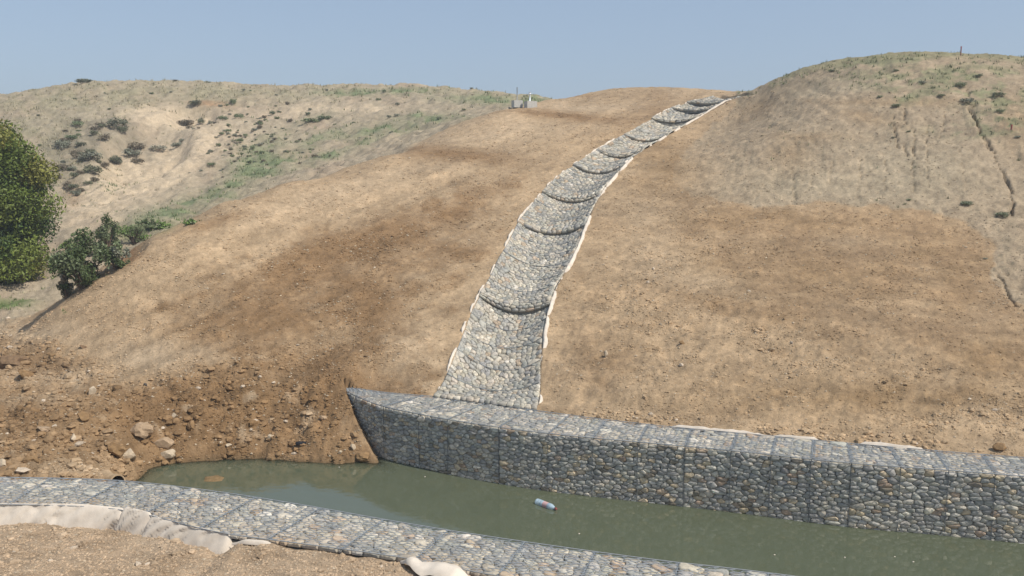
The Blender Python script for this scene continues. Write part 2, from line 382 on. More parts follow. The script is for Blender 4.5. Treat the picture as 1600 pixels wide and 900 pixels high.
addb(CBRN, .92, [(480,420,150,40,-.45,4),(600,375,110,30,-.35,4),(400,500,110,40,-.3),(560,470,70,50,0,3),(520,610,110,66,0,4),(320,640,140,60,0),(700,240,140,14,.1),(880,180,120,8,.1),(700,335,80,16,-.5),(870,150,60,4,0),(330,350,60,10,-.3),(650,610,16,14,-.5)], graded)
addb(C(.315,.205,.105), .8, [(1180,345,130,22,0,4),(1460,385,120,40,.4,4),(1300,350,150,22,.05),(1420,360,130,30,.1),(1300,430,240,45,.1),(1500,440,60,60,.3),(1400,620,280,30,0),(1050,260,60,60,0),(1550,560,90,60,0)], graded)
addb(CBRN, .5, [(940,560,60,50,0),(1150,480,200,20,.2),(1000,190,60,30,-.6)], graded)
brL = inpoly([(310,445),(400,405),(500,368),(620,335),(720,300),(800,268),(805,285),(770,330),(730,395),(700,470),(672,560),(650,618),(540,612),(590,735),(240,735),(190,650),(270,610),(330,585),(300,545),(240,520),(270,470)], 16, 46, 301)*graded
brL *= np.clip(.62+.9*fbm(PX/34, PYs/16, 5, 303, .6)-.5*blob(660,520,40,70,.2)-.5*blob(320,555,50,20,0), 0, 1)
col = mixc(col, CBRN, brL*.85)
brR = inpoly([(1040,310),(1160,322),(1290,322),(1440,335),(1560,392),(1550,432),(1590,490),(1700,520),(1700,600),(1450,560),(1300,500),(1200,470),(1080,380)], 22, 40, 305)*graded
col = mixc(col, C(.34,.225,.125), brR*np.clip(.6+.7*fbm(PX/40, PYs/14, 4, 306), 0, 1)*.75)
col = mixc(col, CMUD, mud*(.55+.4*n2)); col = mixc(col, CPALE, mud*.75*sstep(.62, .85, n2)); addb(CPALE*.95, .8, [(80,590,110,22,0),(30,520,90,22,0),(40,625,80,10,0),(110,738,70,14,0),(230,560,60,26,0)], 1-nearb)
addb(CBRN*.8, .7, [(30,650,90,22,0),(250,610,50,30,0),(60,575,70,14,0),(220,640,60,30,.3)], mud)
mc = mixc(np.tile(CMOUND, Xg.shape+(1,)), CMOUND*.82, .8*sstep(.5, .8, n3)); mc = mixc(mc, CPALE*.92, .4*sstep(.5, .8, n1)); col = mixc(col, mc[0:1]*0+1, mound*0)
col = col*(1-mound[..., None]) + mc*mound[..., None]
addb(CMOUND*C(.88,.80,.70), .7, [(1180,170,60,20,-.5),(1260,215,80,8,0),(1400,160,160,7,0),(1590,190,40,50,0),(1230,240,30,40,-.8),(1360,185,60,12,.2)], mound)
gm = np.zeros(PX.shape)
for b in [(1350,96,160,10,-.05),(1480,120,150,18,0),(1500,150,80,14,.1),(1560,150,60,22,.1),(1220,122,60,8,-.4),(1180,140,40,7,-.45),(1400,125,60,18,0),(1400,150,40,12,0),(1560,190,40,22,0),(1520,205,60,10,0)]: gm = np.maximum(gm, blob(*b))
mgrass = np.clip(gm*1.5, 0, 1)*sstep(.40, .62, fbm(PX/22, PYs/7, 4, 91)*.5+.5)*mound
col = mixc(col, COLIVE*C(.9,1,.95), mgrass*.75)
col = mixc(col, COLIVE, mound*.7*sstep(9, 0, PYs-np.interp(PX, [1130,1200,1280,1350,1500,1600,1700], [152,124,105,91,86,93,105])))
hc = mixc(np.tile(CHILL, Xg.shape+(1,)), C(.40,.30,.205), .6*sstep(.45, .7, n3))
hgr = sstep(.38, .66, fbm(PX/26, PYs/9, 5, 92)*.5+.5)
hm = np.clip(blob(200,150,260,26,0)+blob(50,230,120,70,0)+.5*blob(450,145,200,14,0), 0, 1)
hc = mixc(hc, C(.305,.272,.165), hm*(.35+.4*hgr))
green = np.clip(sum(blob(*b) for b in [(640,142,90,5,0),(760,155,80,9,.05),(490,188,36,6,-.3),(600,200,90,11,-.15),(300,320,80,13,-.2),(520,240,90,8,-.35),(400,250,50,30,-.6),(680,185,60,7,0),(540,145,60,5,0),(830,158,50,8,0),(380,280,70,10,-.4),(240,345,60,10,-.3),(470,235,50,10,-.5),(180,290,20,10,0)]), 0, 1)
hc = mixc(hc, CGREEN*C(1.1,1.1,1.2), green*(.35+.6*hgr))
hc = mixc(hc, C(.58,.455,.305), np.clip(1.45*(blob(225,262,95,50,-.3,4)+blob(260,178,70,12,0)+.8*blob(150,320,50,30,-.5)+.6*blob(330,215,60,30,0)+.7*blob(560,170,60,6,0)+.5*blob(450,175,70,14,-.2)), 0, 1)*(.75+.25*n2))
hc = mixc(hc, C(.36,.22,.12), np.clip(blob(330,163,40,5,.1,3)+blob(115,300,14,22,0)*.8, 0, 1)*.8)
hc = mixc(hc, C(.235,.20,.14), np.clip(blob(115,235,50,60,.2,3)+blob(200,205,60,16,.2,3), 0, 1)*(.35+.5*hgr))
col = col*(1-farhill[..., None]) + hc*farhill[..., None]
addb(CRED*.9, .9, [(205,398,20,12,-.6,3)], (1-farhill)*(Yg < 25.5))
addb(C(.50,.41,.29), .6, [(70,440,60,18,-.3)], (Yg > 22).astype(float))
addb(C(.11,.17,.05), .8, [(15,474,42,10,0,3),(255,357,24,5,-.3),(210,364,40,6,-.3)], (Yg > 18).astype(float))
nb = mixc(np.tile(C(.47,.345,.225), Xg.shape+(1,)), C(.33,.23,.14), .55*sstep(.5, .8, n2)); nb = mixc(nb, C(.52,.41,.29), .5*sstep(.5, .8, n1))
col = np.where(nearb[..., None] > .5, nb, col)
wet = sstep(.10, .0, Zg)*(Yg < 20)*(Yg > 9); col = mixc(col, C(.17,.115,.06), wet*.75)
col *= (1+.22*graded*stk)[..., None]
col *= (1+graded*.20*(.5*fbm(PX/30, PYs/14, 5, 205, .65)+.8*fbm(PX/7, PYs/3.2, 4, 206, .7))*(1-.3*mud))[..., None]
comb = np.clip(fbm((PX+.35*(PYs-260)*np.clip((1300-PX)/200, -.6, 1))/3.2, PYs/42, 3, 221), 0, 1)*sstep(.35, .6, fbm(PX/60, PYs/40, 3, 222)*.5+.5+.25*blob(1300,280,220,34))
flake = np.clip(fbm(PX/6, PYs/2.6, 3, 223)-.12, 0, 1)*sstep(.38, .62, fbm(PX/50, PYs/20, 3, 224)*.5+.5)
col = mixc(col, C(.17,.15,.10), np.clip(mound*(comb*.75+flake*1.0), 0, .75))
addb(C(.46,.375,.25), .55, [(1330,290,240,30,0),(1300,140,90,12,-.1),(1420,270,120,60,0)], mound)
col *= (1+mound*.26*fbm(PX/16, PYs/7, 5, 207, .7)+farhill*.16*fbm(PX/12, PYs/5, 4, 209, .7))[..., None]
col *= (0.90+.2*fbm(Xg*9, Yg*9, 3, 95)[..., None])

# ------------------------------------------------------------------ materials
def nmat(name):
    m = bpy.data.materials.new(name); m.use_nodes = True; nt = m.node_tree; nt.nodes.clear()
    o = nt.nodes.new('ShaderNodeOutputMaterial'); b = nt.nodes.new('ShaderNodeBsdfPrincipled')
    nt.links.new(b.outputs[0], o.inputs['Surface']); return m, nt, b
def N(nt, t, **k):
    x = nt.nodes.new(t)
    for a, v in k.items():
        if a in x.inputs: x.inputs[a].default_value = v
        else: setattr(x, a, v)
    return x
def tintmat(name, rough=.9, nscale=8, namp=.3, bump=.3, bscale=40, spec=.25, base=(1, 1, 1), useobj=False, transl=0, bdist=.02):
    m, nt, b = nmat(name); L = nt.links.new
    at = N(nt, 'ShaderNodeAttribute', attribute_name='tint')
    c = at.outputs['Color']
    mb = N(nt, 'ShaderNodeMix', data_type='RGBA', blend_type='MULTIPLY'); mb.inputs[0].default_value = 1
    mb.inputs[7].default_value = (*base, 1); L(c, mb.inputs[6]); c = mb.outputs[2]
    if useobj:
        oi = N(nt, 'ShaderNodeObjectInfo'); mo = N(nt, 'ShaderNodeMix', data_type='RGBA', blend_type='MULTIPLY'); mo.inputs[0].default_value = 1
        L(c, mo.inputs[6]); L(oi.outputs['Color'], mo.inputs[7]); c = mo.outputs[2]
    geo = N(nt, 'ShaderNodeNewGeometry')
    no = N(nt, 'ShaderNodeTexNoise', Scale=nscale, Detail=6.0, Roughness=.62); L(geo.outputs['Position'], no.inputs['Vector'])
    mr = N(nt, 'ShaderNodeMapRange'); mr.inputs[1].default_value = .3; mr.inputs[2].default_value = .7
    mr.inputs[3].default_value = 1-namp; mr.inputs[4].default_value = 1+namp; L(no.outputs[0], mr.inputs[0])
    mm = N(nt, 'ShaderNodeMix', data_type='RGBA', blend_type='MULTIPLY'); mm.inputs[0].default_value = 1
    L(c, mm.inputs[6]); L(mr.outputs[0], mm.inputs[7]); L(mm.outputs[2], b.inputs['Base Color'])
    if bump:
        n2_ = N(nt, 'ShaderNodeTexNoise', Scale=bscale, Detail=5.0, Roughness=.65); L(geo.outputs['Position'], n2_.inputs['Vector'])
        bp = N(nt, 'ShaderNodeBump', Strength=bump, Distance=bdist); L(n2_.outputs[0], bp.inputs['Height']); L(bp.outputs[0], b.inputs['Normal'])
    b.inputs['Roughness'].default_value = rough; b.inputs['Specular IOR Level'].default_value = spec
    if transl: b.inputs['Subsurface Weight'].default_value = 0
    return m
def soilmat():
    m, nt, b = nmat('soil'); L = nt.links.new
    at = N(nt, 'ShaderNodeAttribute', attribute_name='tint'); geo = N(nt, 'ShaderNodeNewGeometry'); P = geo.outputs['Position']
    def noise(s, d=6.0, r=.6):
        x = N(nt, 'ShaderNodeTexNoise', Scale=s, Detail=d, Roughness=r); L(P, x.inputs['Vector']); return x.outputs[0]
    def rng(x, a, b_, c, d):
        r = N(nt, 'ShaderNodeMapRange'); L(x, r.inputs[0])
        for i, v in enumerate((a, b_, c, d)): r.inputs[i+1].default_value = v
        return r.outputs[0]
    def mul(c, f):
        x = N(nt, 'ShaderNodeMix', data_type='RGBA', blend_type='MULTIPLY'); x.inputs[0].default_value = 1; L(c, x.inputs[6]); L(f, x.inputs[7]); return x.outputs[2]
    def mix(f, c, colr):
        x = N(nt, 'ShaderNodeMix', data_type='RGBA'); L(f, x.inputs[0]); L(c, x.inputs[6]); x.inputs[7].default_value = (*colr, 1); return x.outputs[2]
    c = at.outputs['Color']
    c = mul(c, rng(noise(1.7), .3, .7, .84, 1.16)); c = mul(c, rng(noise(14, 8.0, .7), .3, .7, .80, 1.18)); c = mul(c, rng(noise(60, 3.0), .3, .7, .88, 1.12))
    vo = N(nt, 'ShaderNodeTexVoronoi', Scale=9.0); L(P, vo.inputs['Vector'])          # scattered pale grit and crumbs
    vf = rng(vo.outputs['Distance'], .10, .16, 1.0, 0.0); msk = rng(noise(3.1), .55, .65, 0, 1)
    mu = N(nt, 'ShaderNodeMath', operation='MULTIPLY'); L(vf, mu.inputs[0]); L(msk, mu.inputs[1])
    c = mix(mu.outputs[0], c, (.50, .41, .30))
    L(c, b.inputs['Base Color'])
    bp = N(nt, 'ShaderNodeBump', Strength=.85, Distance=.045); L(noise(15, 10.0, .76), bp.inputs['Height'])
    bp2 = N(nt, 'ShaderNodeBump', Strength=.5, Distance=.02); L(noise(48, 4.0, .7), bp2.inputs['Height']); L(bp.outputs[0], bp2.inputs['Normal'])
    L(bp2.outputs[0], b.inputs['Normal']); b.inputs['Roughness'].default_value = .95; b.inputs['Specular IOR Level'].default_value = .12
    return m
M = {}
M['soil'] = soilmat()
M['clod'] = tintmat('clod', .95, 18, .22, .6, 45, .1)
M['stone'] = tintmat('stone', .95, 22, .26, .55, 60, .08, useobj=True, bdist=.01)
M['core'] = tintmat('gabion_core', .95, 10, .3, .6, 30, .1, (.20,.185,.155))
M['wire'] = tintmat('wire', .6, 10, .1, 0, spec=.3, base=(.31,.325,.33))
M['cloth'] = tintmat('geotextile', .85, 6, .12, .4, 90, .2, (.64,.555,.45), bdist=.006)
M['leaf'] = tintmat('leaf', .6, 3, .25, 0, spec=.3, useobj=True)
M['grass'] = tintmat('grass', .8, 3, .2, 0, spec=.15)
M['bark'] = tintmat('bark', .9, 12, .3, .6, 40, .15, (.14,.10,.07))
M['concrete'] = tintmat('concrete', .85, 10, .12, .3, 50, .2, (.50,.48,.43))
M['metal'] = tintmat('painted_metal', .5, 10, .08, 0, spec=.4, base=(.55,.58,.60))
M['red'] = tintmat('red_paint', .6, 10, .15, 0, spec=.3, base=(.26,.07,.06))
M['pipe'] = tintmat('pipe', .95, 12, .25, .4, 60, .1, (.42,.30,.18))

# ------------------------------------------------------------------ ground mesh
ny, nx = Xg.shape
idx = np.arange(ny*nx).reshape(ny, nx)
F = np.stack([idx[:-1, :-1], idx[:-1, 1:], idx[1:, 1:], idx[1:, :-1]], -1).reshape(-1, 4)
g = mesh_np('ground', np.stack([Xg, Yg, Zg], -1).reshape(-1, 3), F, M['soil'], tint=col.reshape(-1, 3), kind='structure')
g['label'] = 'bare earth slopes, mound and hillside'

# ------------------------------------------------------------------ stone packing
def clip_poly(P, n_, d):
    out = []; m = len(P)
    D = [p[0]*n_[0]+p[1]*n_[1]-d for p in P]
    for i in range(m):
        a, b = P[i], P[(i+1) % m]; da, db = D[i], D[(i+1) % m]
        if da <= 0: out.append(a)
        if (da < 0) != (db < 0) and abs(da-db) > 1e-12:
            t = da/(da-db); out.append((a[0]+(b[0]-a[0])*t, a[1]+(b[1]-a[1])*t))
    return out
def pack(w, h, sx, sy, rnd, relax=1, drop=.16, gap=.003):
    """irregular stones filling a w x h panel; cell size sx by sy; returns outline polygons"""
    nx_ = max(1, round(w/sx)); ny_ = max(1, round(h/sy)); pts = []
    for j in range(ny_):
        off = rnd.random()
        for i in range(nx_+1):
            x = (i+off-.5+rnd.uniform(-.36, .36))*w/nx_; y = (j+.5+rnd.uniform(-.38, .38))*h/ny_
            if 0 < x < w and 0 < y < h and rnd.random() > drop: pts.append((x/sx, y/sy))
    W_, H_ = w/sx, h/sy
    for it in range(relax+1):
        kd = kdtree.KDTree(len(pts))
        for i, p in enumerate(pts): kd.insert((p[0], p[1], 0), i)
        kd.balance(); cells = []
        for i, p in enumerate(pts):
            P = [(0, 0), (W_, 0), (W_, H_), (0, H_)]
            P = [(max(0, p[0]-1.6), max(0, p[1]-1.6)), (min(W_, p[0]+1.6), max(0, p[1]-1.6)), (min(W_, p[0]+1.6), min(H_, p[1]+1.6)), (max(0, p[0]-1.6), min(H_, p[1]+1.6))]
            for co, k, dd in kd.find_n((p[0], p[1], 0), 13)[1:]:
                nx2, ny2 = co[0]-p[0], co[1]-p[1]; mx, my = (co[0]+p[0])/2, (co[1]+p[1])/2
                P = clip_poly(P, (nx2, ny2), nx2*mx+ny2*my)
                if len(P) < 3: break
            cells.append(P)
        if it < relax:
            pts = [((sum(q[0] for q in P)/len(P))*.6+p[0]*.4, (sum(q[1] for q in P)/len(P))*.6+p[1]*.4) if len(P) > 2 else p for P, p in zip(cells, pts)]
    out = []
    for P in cells:
        if len(P) < 3: continue
        Q = np.array(P)*(sx, sy)
        # merge short edges
        R = [Q[0]]
        for q in Q[1:]:
            if np.hypot(*(q-R[-1])) > .16*min(sx, sy): R.append(q)
        Q = np.array(R)
        if len(Q) < 3: continue
        c = Q.mean(0); r = np.hypot(*(Q-c).T).mean()
        if r < .012: continue
        Q = c+(Q-c)*(1-gap/max(r, .02))
        # round corners
        S = []
        m = len(Q)
        for i in range(m):
            a, b = Q[i], Q[(i+1) % m]; S += [a*.84+b*.16, a*.16+b*.84]
        out.append((np.array(S), c, r))
    return out
PAL = [((.37,.355,.32), 5), ((.43,.405,.355), 5), ((.31,.30,.28), 4), ((.50,.45,.37), 4.5), ((.52,.42,.29), 2.2), ((.40,.30,.22), .9), ((.62,.56,.46), 1.1), ((.36,.35,.315), 3), ((.25,.215,.165), 1)]
PALT = [((.34,.325,.285), 4), ((.40,.37,.31), 5), ((.45,.40,.32), 4), ((.50,.445,.36), 2), ((.30,.29,.265), 3), ((.42,.33,.24), 1.0), ((.56,.51,.43), .8)]
def pick(rnd, pal):
    c = rnd.choices([p[0] for p in pal], [p[1] for p in pal])[0]; k = rnd.uniform(.84, 1.18)*1.08
    return tuple(q*k*rnd.uniform(.985, 1.015)*w for q, w in zip(c, (1.0, .99, .96)))
def stone_geo(S, c, r, mp, rnd, low=False, bmul=1.0, depth=.06):
    """dome-topped stone over outline S in panel space, mapped by mp(points2d, heights)"""
    m = len(S); b = r*rnd.uniform(.22, .46)*bmul; tilt = np.array([rnd.uniform(-.22, .22), rnd.uniform(-.22, .22)])
    j = lambda k: 1+np.array([rnd.uniform(-k, k) for _ in range(m)])
    rings = []
    def ring(sc, hgt, kk):
        p = c+(S-c)*(sc*j(kk))[:, None]; hh = hgt+(p-c)@tilt*(1 if hgt > 0 else 0)
        rings.append((p, hh))
    if low:
        ring(1.0, -depth, .02); ring(.93, b*.55, .05)
    else:
        ring(1.0, -depth, .02); ring(.985, b*.30, .03); ring(.80, b*.85, .04)
    top = (c[None, :], np.array([b*rnd.uniform(.85, 1.05)]))
    P2 = np.concatenate([q[0] for q in rings]+[top[0]]); Hh = np.concatenate([q[1] for q in rings]+[top[1]])
    V = mp(P2, Hh)
    F4 = [(k*m+i, k*m+(i+1) % m, (k+1)*m+(i+1) % m, (k+1)*m+i) for k in range(len(rings)-1) for i in range(m)]
    kk = (len(rings)-1)*m; F3 = [(kk+i, kk+(i+1) % m, len(V)-1) for i in range(m)]
    return V, [np.array(F4), np.array(F3)]

class Strip:
    """surface between two edge lines; coordinate s along (m), t across (m of mean width), height along the normal"""
    def __init__(s_, A, B, fn=None):
        s_.A, s_.B = A, B; s_.L = arcl((A+B)/2); s_.len = s_.L[-1]; s_.fn = fn
        s_.w = np.linalg.norm(A-B, axis=1)
    def width(s_, s): return float(np.interp(s, s_.L, s_.w))
    def pos(s_, s, f):
        a = np.stack([np.interp(s, s_.L, s_.A[:, k]) for k in range(3)], -1); b = np.stack([np.interp(s, s_.L, s_.B[:, k]) for k in range(3)], -1)
        p = a*(1-f[..., None])+b*f[..., None]
        if s_.fn: p = p + s_.fn(s, f)
        return p
    def at(s_, s, f, h):
        s = np.asarray(s, float); f = np.asarray(f, float); h = np.asarray(h, float); e = .03
        p = s_.pos(s, f); ds = s_.pos(s+e, f)-s_.pos(s-e, f); df = s_.pos(s, f+e)-s_.pos(s, f-e)
        n_ = np.cross(ds, df); n_ /= np.linalg.norm(n_, axis=-1)[..., None]+1e-12
        return p+n_*h[..., None]

def hexwire(mb, strip, s0, s1, cell=.10, r=.0026, off=.02, t=(.65, .63, .60), wmean=None, rnd=random):
    """twisted hexagonal netting over a strip between s0 and s1"""
    wd = wmean or strip.width((s0+s1)/2); nf = max(2, int(wd/cell)); ns = max(1, int((s1-s0)/(cell*1.1)))
    P = []; 
    ds = (s1-s0)/ns; df = 1/nf; segs = []
    for i in range(ns):
        for j in range(nf):
            o = .5*(i % 2); f0 = (j+o)*df; s_ = s0+i*ds
            if f0 > 1: continue
            a = (s_+.30*ds, f0); b = (s_+.70*ds, f0); segs.append((a, b))
            for q in (-.5, .5):
                if 0 <= f0+q*df <= 1: segs.append((b, (s_+1.30*ds if i < ns-1 else s_+ds, f0+q*df)))
    if not segs: return
    S = np.array(segs); nseg = len(S)
    hj = off+.006*np.sin(S[:, :, 0]*37+S[:, :, 1]*23)
    Pw = strip.at(S[:, :, 0], S[:, :, 1], hj)
    d = Pw[:, 1]-Pw[:, 0]; d /= np.linalg.norm(d, axis=1)[:, None]+1e-9
    up = np.tile(np.array([[.13, .2, 1.]]), (nseg, 1)); a = np.cross(d, up); a /= np.linalg.norm(a, axis=1)[:, None]+1e-9; b = np.cross(a, d)
    V = []
    for k in range(3):
        th = k*2*math.pi/3; V.append(Pw + r*(a*math.cos(th)+b*math.sin(th))[:, None])
    V = np.stack(V, 2).reshape(-1, 3)           # seg, end, k
    base = np.arange(nseg)[:, None]*6
    F = np.concatenate([base+np.array([[k, (k+1) % 3, 3+(k+1) % 3, 3+k]]) for k in range(3)])
    mb.add(V, F, t)

def lay_strip(root, strip, joints, sx, sy, pal, rnd, collect, low=False, depth=.06, bmul=1.0, gap=.0025, drop=.16, edge=.012, transpose=False, tan=None):
    """stones in the panels between joints; appended to collect as (geometry, colour, centre, size)"""
    for s0, s1 in zip(joints[:-1], joints[1:]):
        w = strip.width((s0+s1)/2); Lp = s1-s0-2*edge
        if Lp < .08: continue
        for S, c, r in pack(Lp, w-.02, sx, sy, rnd, gap=gap, drop=drop):
            def mp(P2, Hh, s0=s0, w=w): return strip.at(s0+edge+P2[:, 0], (P2[:, 1]+.01)/w, Hh)
            V, Fc = stone_geo(S, c, r, mp, rnd, low, bmul, depth)
            cc = V.mean(0); colr = pick(rnd, pal)
            if tan is not None:
                k = tan(s0+c[0], c[1]/w); colr = tuple(q*(1-k)+p*k for q, p in zip(colr, (.42,.32,.22)))
            collect.append((V, Fc, colr, cc, r))
def emit_stones(root, collect, nparts, fillname='stone_fill'):
    """largest in view -> parts of their own; the rest one fill part"""
    dist = np.array([np.linalg.norm(c[3]-np.array([0, 0, EYE])) for c in collect]); size = np.array([c[4] for c in collect])
    vis = []
    for i, c in enumerate(collect):
        x, y = project(*c[3]); vis.append(10 < x < 1590 and 0 < y < 890)
    score = size/dist*np.where(vis, 1, .01); order = np.argsort(-score); top = set(order[:nparts].tolist())
    mb = MB(); loc0 = np.array(root.location)
    for i, (V, Fc, colr, cc, r) in enumerate(collect):
        if i in top:
            o = mesh_np('stone', V-cc, Fc, M['stone'], root, loc=cc-loc0); o.color = (*colr, 1)
        else: mb.add(V-loc0, Fc, colr)
    if mb.n:
        o = mb.build(fillname, M['stone'], root); o['kind'] = 'stuff'

# ------------------------------------------------------------------ far gabion wall
def face_strip(front, z0, z1, off=0):
    A = front.copy(); A[:, 2] = z0; B = front.copy(); B[:, 2] = z1; return A, B
rnd = random.Random(11)
def gabion_wall(name, label, Fr, Bk, joints_px, zc, sxy, top_sxy, pal, palt, nparts, tan=None, wallname=None, facelow=False):
    root = empty(name, tuple(Fr[len(Fr)//2]*[1, 1, 0]), label, 'gabion wall')
    loc0 = np.array(root.location)
    # matched top strip: back edge resampled to pair with the front
    LF = arcl(Fr); LB = arcl(Bk); m = len(Fr)
    B2 = np.stack([np.interp(np.linspace(0, 1, m)*LB[-1], LB, Bk[:, k]) for k in range(3)], 1)
    # pair by x so that joints run square to the face
    d = np.gradient(Fr[:, :2], axis=0); d /= np.linalg.norm(d, axis=1)[:, None]
    nrm = np.stack([-d[:, 1], d[:, 0]], 1)*(1 if Bk[len(Bk)//2, 1] > Fr[m//2, 1] else -1)
    B2 = Fr.copy()
    for i in range(m):
        yb = side_y(Bk, Fr[i, 0]); k = 0
        p = Fr[i, :2]
        lo, hi = 0, 3
        for _ in range(20):
            mid = (lo+hi)/2; q = p+nrm[i]*mid; inside = (q[1] < side_y(Bk, q[0])) if Bk[len(Bk)//2, 1] > Fr[m//2, 1] else (q[1] > side_y(Bk, q[0]))
            if inside: lo = mid
            else: hi = mid
        B2[i, :2] = p+nrm[i]*max(lo, .12)
    B2 = _sm(B2, 6); back_first = Bk[len(Bk)//2, 1] < Fr[m//2, 1]
    top = Strip(Fr, B2) if not back_first else Strip(B2, Fr)
    js = [0]+sorted(joints_px(Fr, LF))+[LF[-1]]
    # top strip has its own arc length
    fr_top = lambda s: float(np.interp(s, LF, top.L))
    A, Bf = face_strip(Fr, zc, WT); A2 = A.copy()
    face = Strip(A, Bf) if not back_first else Strip(Bf, A)
    coll = []
    lay_strip(root, face, js[::4]+([js[-1]] if js[::4][-1] != js[-1] else []), sxy[0], sxy[1], pal, rnd, coll, depth=.05, low=facelow, edge=0, bmul=.72, drop=.22, gap=.003)
    lay_strip(root, top, [fr_top(j) for j in js], top_sxy[0], top_sxy[1], palt, rnd, coll, depth=.03, bmul=.62, tan=tan, edge=.003, gap=.0015)
    emit_stones(root, coll, nparts)
    # dark inner core
    mb = MB(); ins = .055
    inF = Fr.copy(); inF[:, :2] += nrm*ins; inB = B2.copy(); inB[:, :2] -= nrm*.01
    for P, Q, z0, z1 in ((inF, inF, zc, WT-ins), (inF, inB, WT-ins, WT-ins), (inB, inB, WT-ins, zc)):
        V = np.concatenate([np.column_stack([P[:, :2], np.full(m, z0)]), np.column_stack([Q[:, :2], np.full(m, z1)])])
        mb.add(V-loc0, [(i, i+1, m+i+1, m+i) for i in range(m-1)])
    mb.build('core', M['core'], root)
    mw = MB()
    hexwire(mw, face, 0, face.len, .10, .0030, .028, wmean=WT-zc)
    hexwire(mw, top, 0, top.len, .08, .0040, .026, (.95, .97, 1.0))
    mw.V = [v-loc0 for v in mw.V]
    o = mw.build('wire_netting', M['wire'], root); o['kind'] = 'stuff'
    # laced basket joints
    for j in js[1:-1]:
        mj = MB(); zz = np.linspace(zc, WT+.02, 12)
        p = np.array([np.interp(j, LF, Fr[:, 0]), np.interp(j, LF, Fr[:, 1])]); ni = nrm[int(np.clip(j/.1, 0, m-1))]
        wob = RNG.normal(0, .004, 12)
        P = np.stack([p[0]-ni[0]*.02+wob, np.full(12, p[1]-ni[1]*.02), zz], 1); mj.tube(P-loc0, .006, 4, (.5,.5,.5))
        pb = np.array([np.interp(fr_top(j), top.L, B2[:, 0]), np.interp(fr_top(j), top.L, B2[:, 1])])
        ff = np.linspace(0, 1, 12)[:, None]; Q = np.column_stack([p*(1-ff)+pb*ff, np.full(12, WT+.028)+RNG.normal(0, .003, 12)])
        mj.tube(Q-loc0, .006, 4, (.75,.78,.8))
        for q in range(16):      # lacing loops
            f = (q+.5)/16; c = p*(1-f)+pb*f; dd = d[int(np.clip(j/.1, 0, m-1))]
            mj.tube(np.array([[c[0]-dd[0]*.03, c[1]-dd[1]*.03, WT+.03], [c[0]+dd[0]*.03+.02, c[1]+dd[1]*.03, WT+.034]])-loc0, .005, 3, (.8,.85,.9))
        mj.build('lacing_wire', M['wire'], root)
    # selvedge wires along both top edges
    me_ = MB(); e1 = Fr[::2].copy(); e1[:, 2] = WT+.02; e1[:, :2] -= nrm[::2]*.015; me_.tube(e1-loc0, .008, 4, (.8,.8,.8))
    e2 = B2[::2].copy(); e2[:, 2] = WT+.03; me_.tube(e2-loc0, .007, 4, (.8,.8,.8)); me_.build('edge_wire', M['wire'], root)
    return root, top, B2
def jx(pxs, line_y=None):
    def f(Fr, LF):
        P = [project(*p)[0] for p in Fr]; return [float(np.interp(x, P, LF)) for x in pxs]
    return f
fw, fw_top, FWB2 = gabion_wall('gabion_wall', 'grey stone gabion wall across the water, its left end curving back into the earth bank', FW_F, FW_B,
    jx([600,655,700,780,857,927,997,1070,1142,1205,1268,1330,1407,1482,1555,1640,1720,1800]), -.25, (.118,.062), (.135,.115), PAL, PALT, 300)
def near_tan(s, t): return .0
nw, nw_top, NWB2 = gabion_wall('gabion_wall', 'low pale gabion wall in the foreground, seen from above along the near side of the water', NW_F, NW_B,
    jx([-300,-200,-100,-10,80,190,300,400,500,600,700,820,930,1060,1200,1340,1500]), -.3, (.22,.13), (.14,.11), PAL, PALT, 300, facelow=True,
    tan=lambda s, t: .6*float(sstep(.55, .0, np.array(t)))*(.6+.4*math.sin(s*3)))

# ------------------------------------------------------------------ chute of mattresses
bounds = [0.0]+STEP_S+[CHLEN-.05]
THK = .15
def chute_fn_factory(s0, s1):
    def fn(s, f):
        q = np.clip((s-s0)/(s1-s0), 0, 1); z = -DISH*(1-(2*f-1)**2) + .03
        lift = THK*(1-q)**1.3*(0 if s0 == 0 else 1) - .05*q
        z = z + lift*(.35+.65*(1-(2*f-1)**4))
        z = z + .025*np.sin(s*2.1+f*3)
        out = np.zeros(np.shape(s)+(3,)); out[..., 2] = z; return out
    return fn
ords = ['lowest stone mattress in the chute, opening onto the gabion wall', 'second stone mattress of the chute, with a dark sagging lower lip above the widest section',
        'third stone mattress up the chute, below the pair of curved dark lips', 'fourth stone mattress up the chute, where it starts bending right',
        'fifth stone mattress up the chute, a shorter one just above the bend', 'sixth stone mattress up the chute, short, with white cloth on its left edge',
        'seventh stone mattress up the chute, beside the left foot of the right mound', 'eighth stone mattress up the chute, third from the crest',
        'ninth stone mattress up the chute, second from the crest', 'topmost stone mattress of the chute, vanishing over the crest']
THKS = [.15,.16,.11,.15,.10,.13,.09,.14,.11,.10,.10]
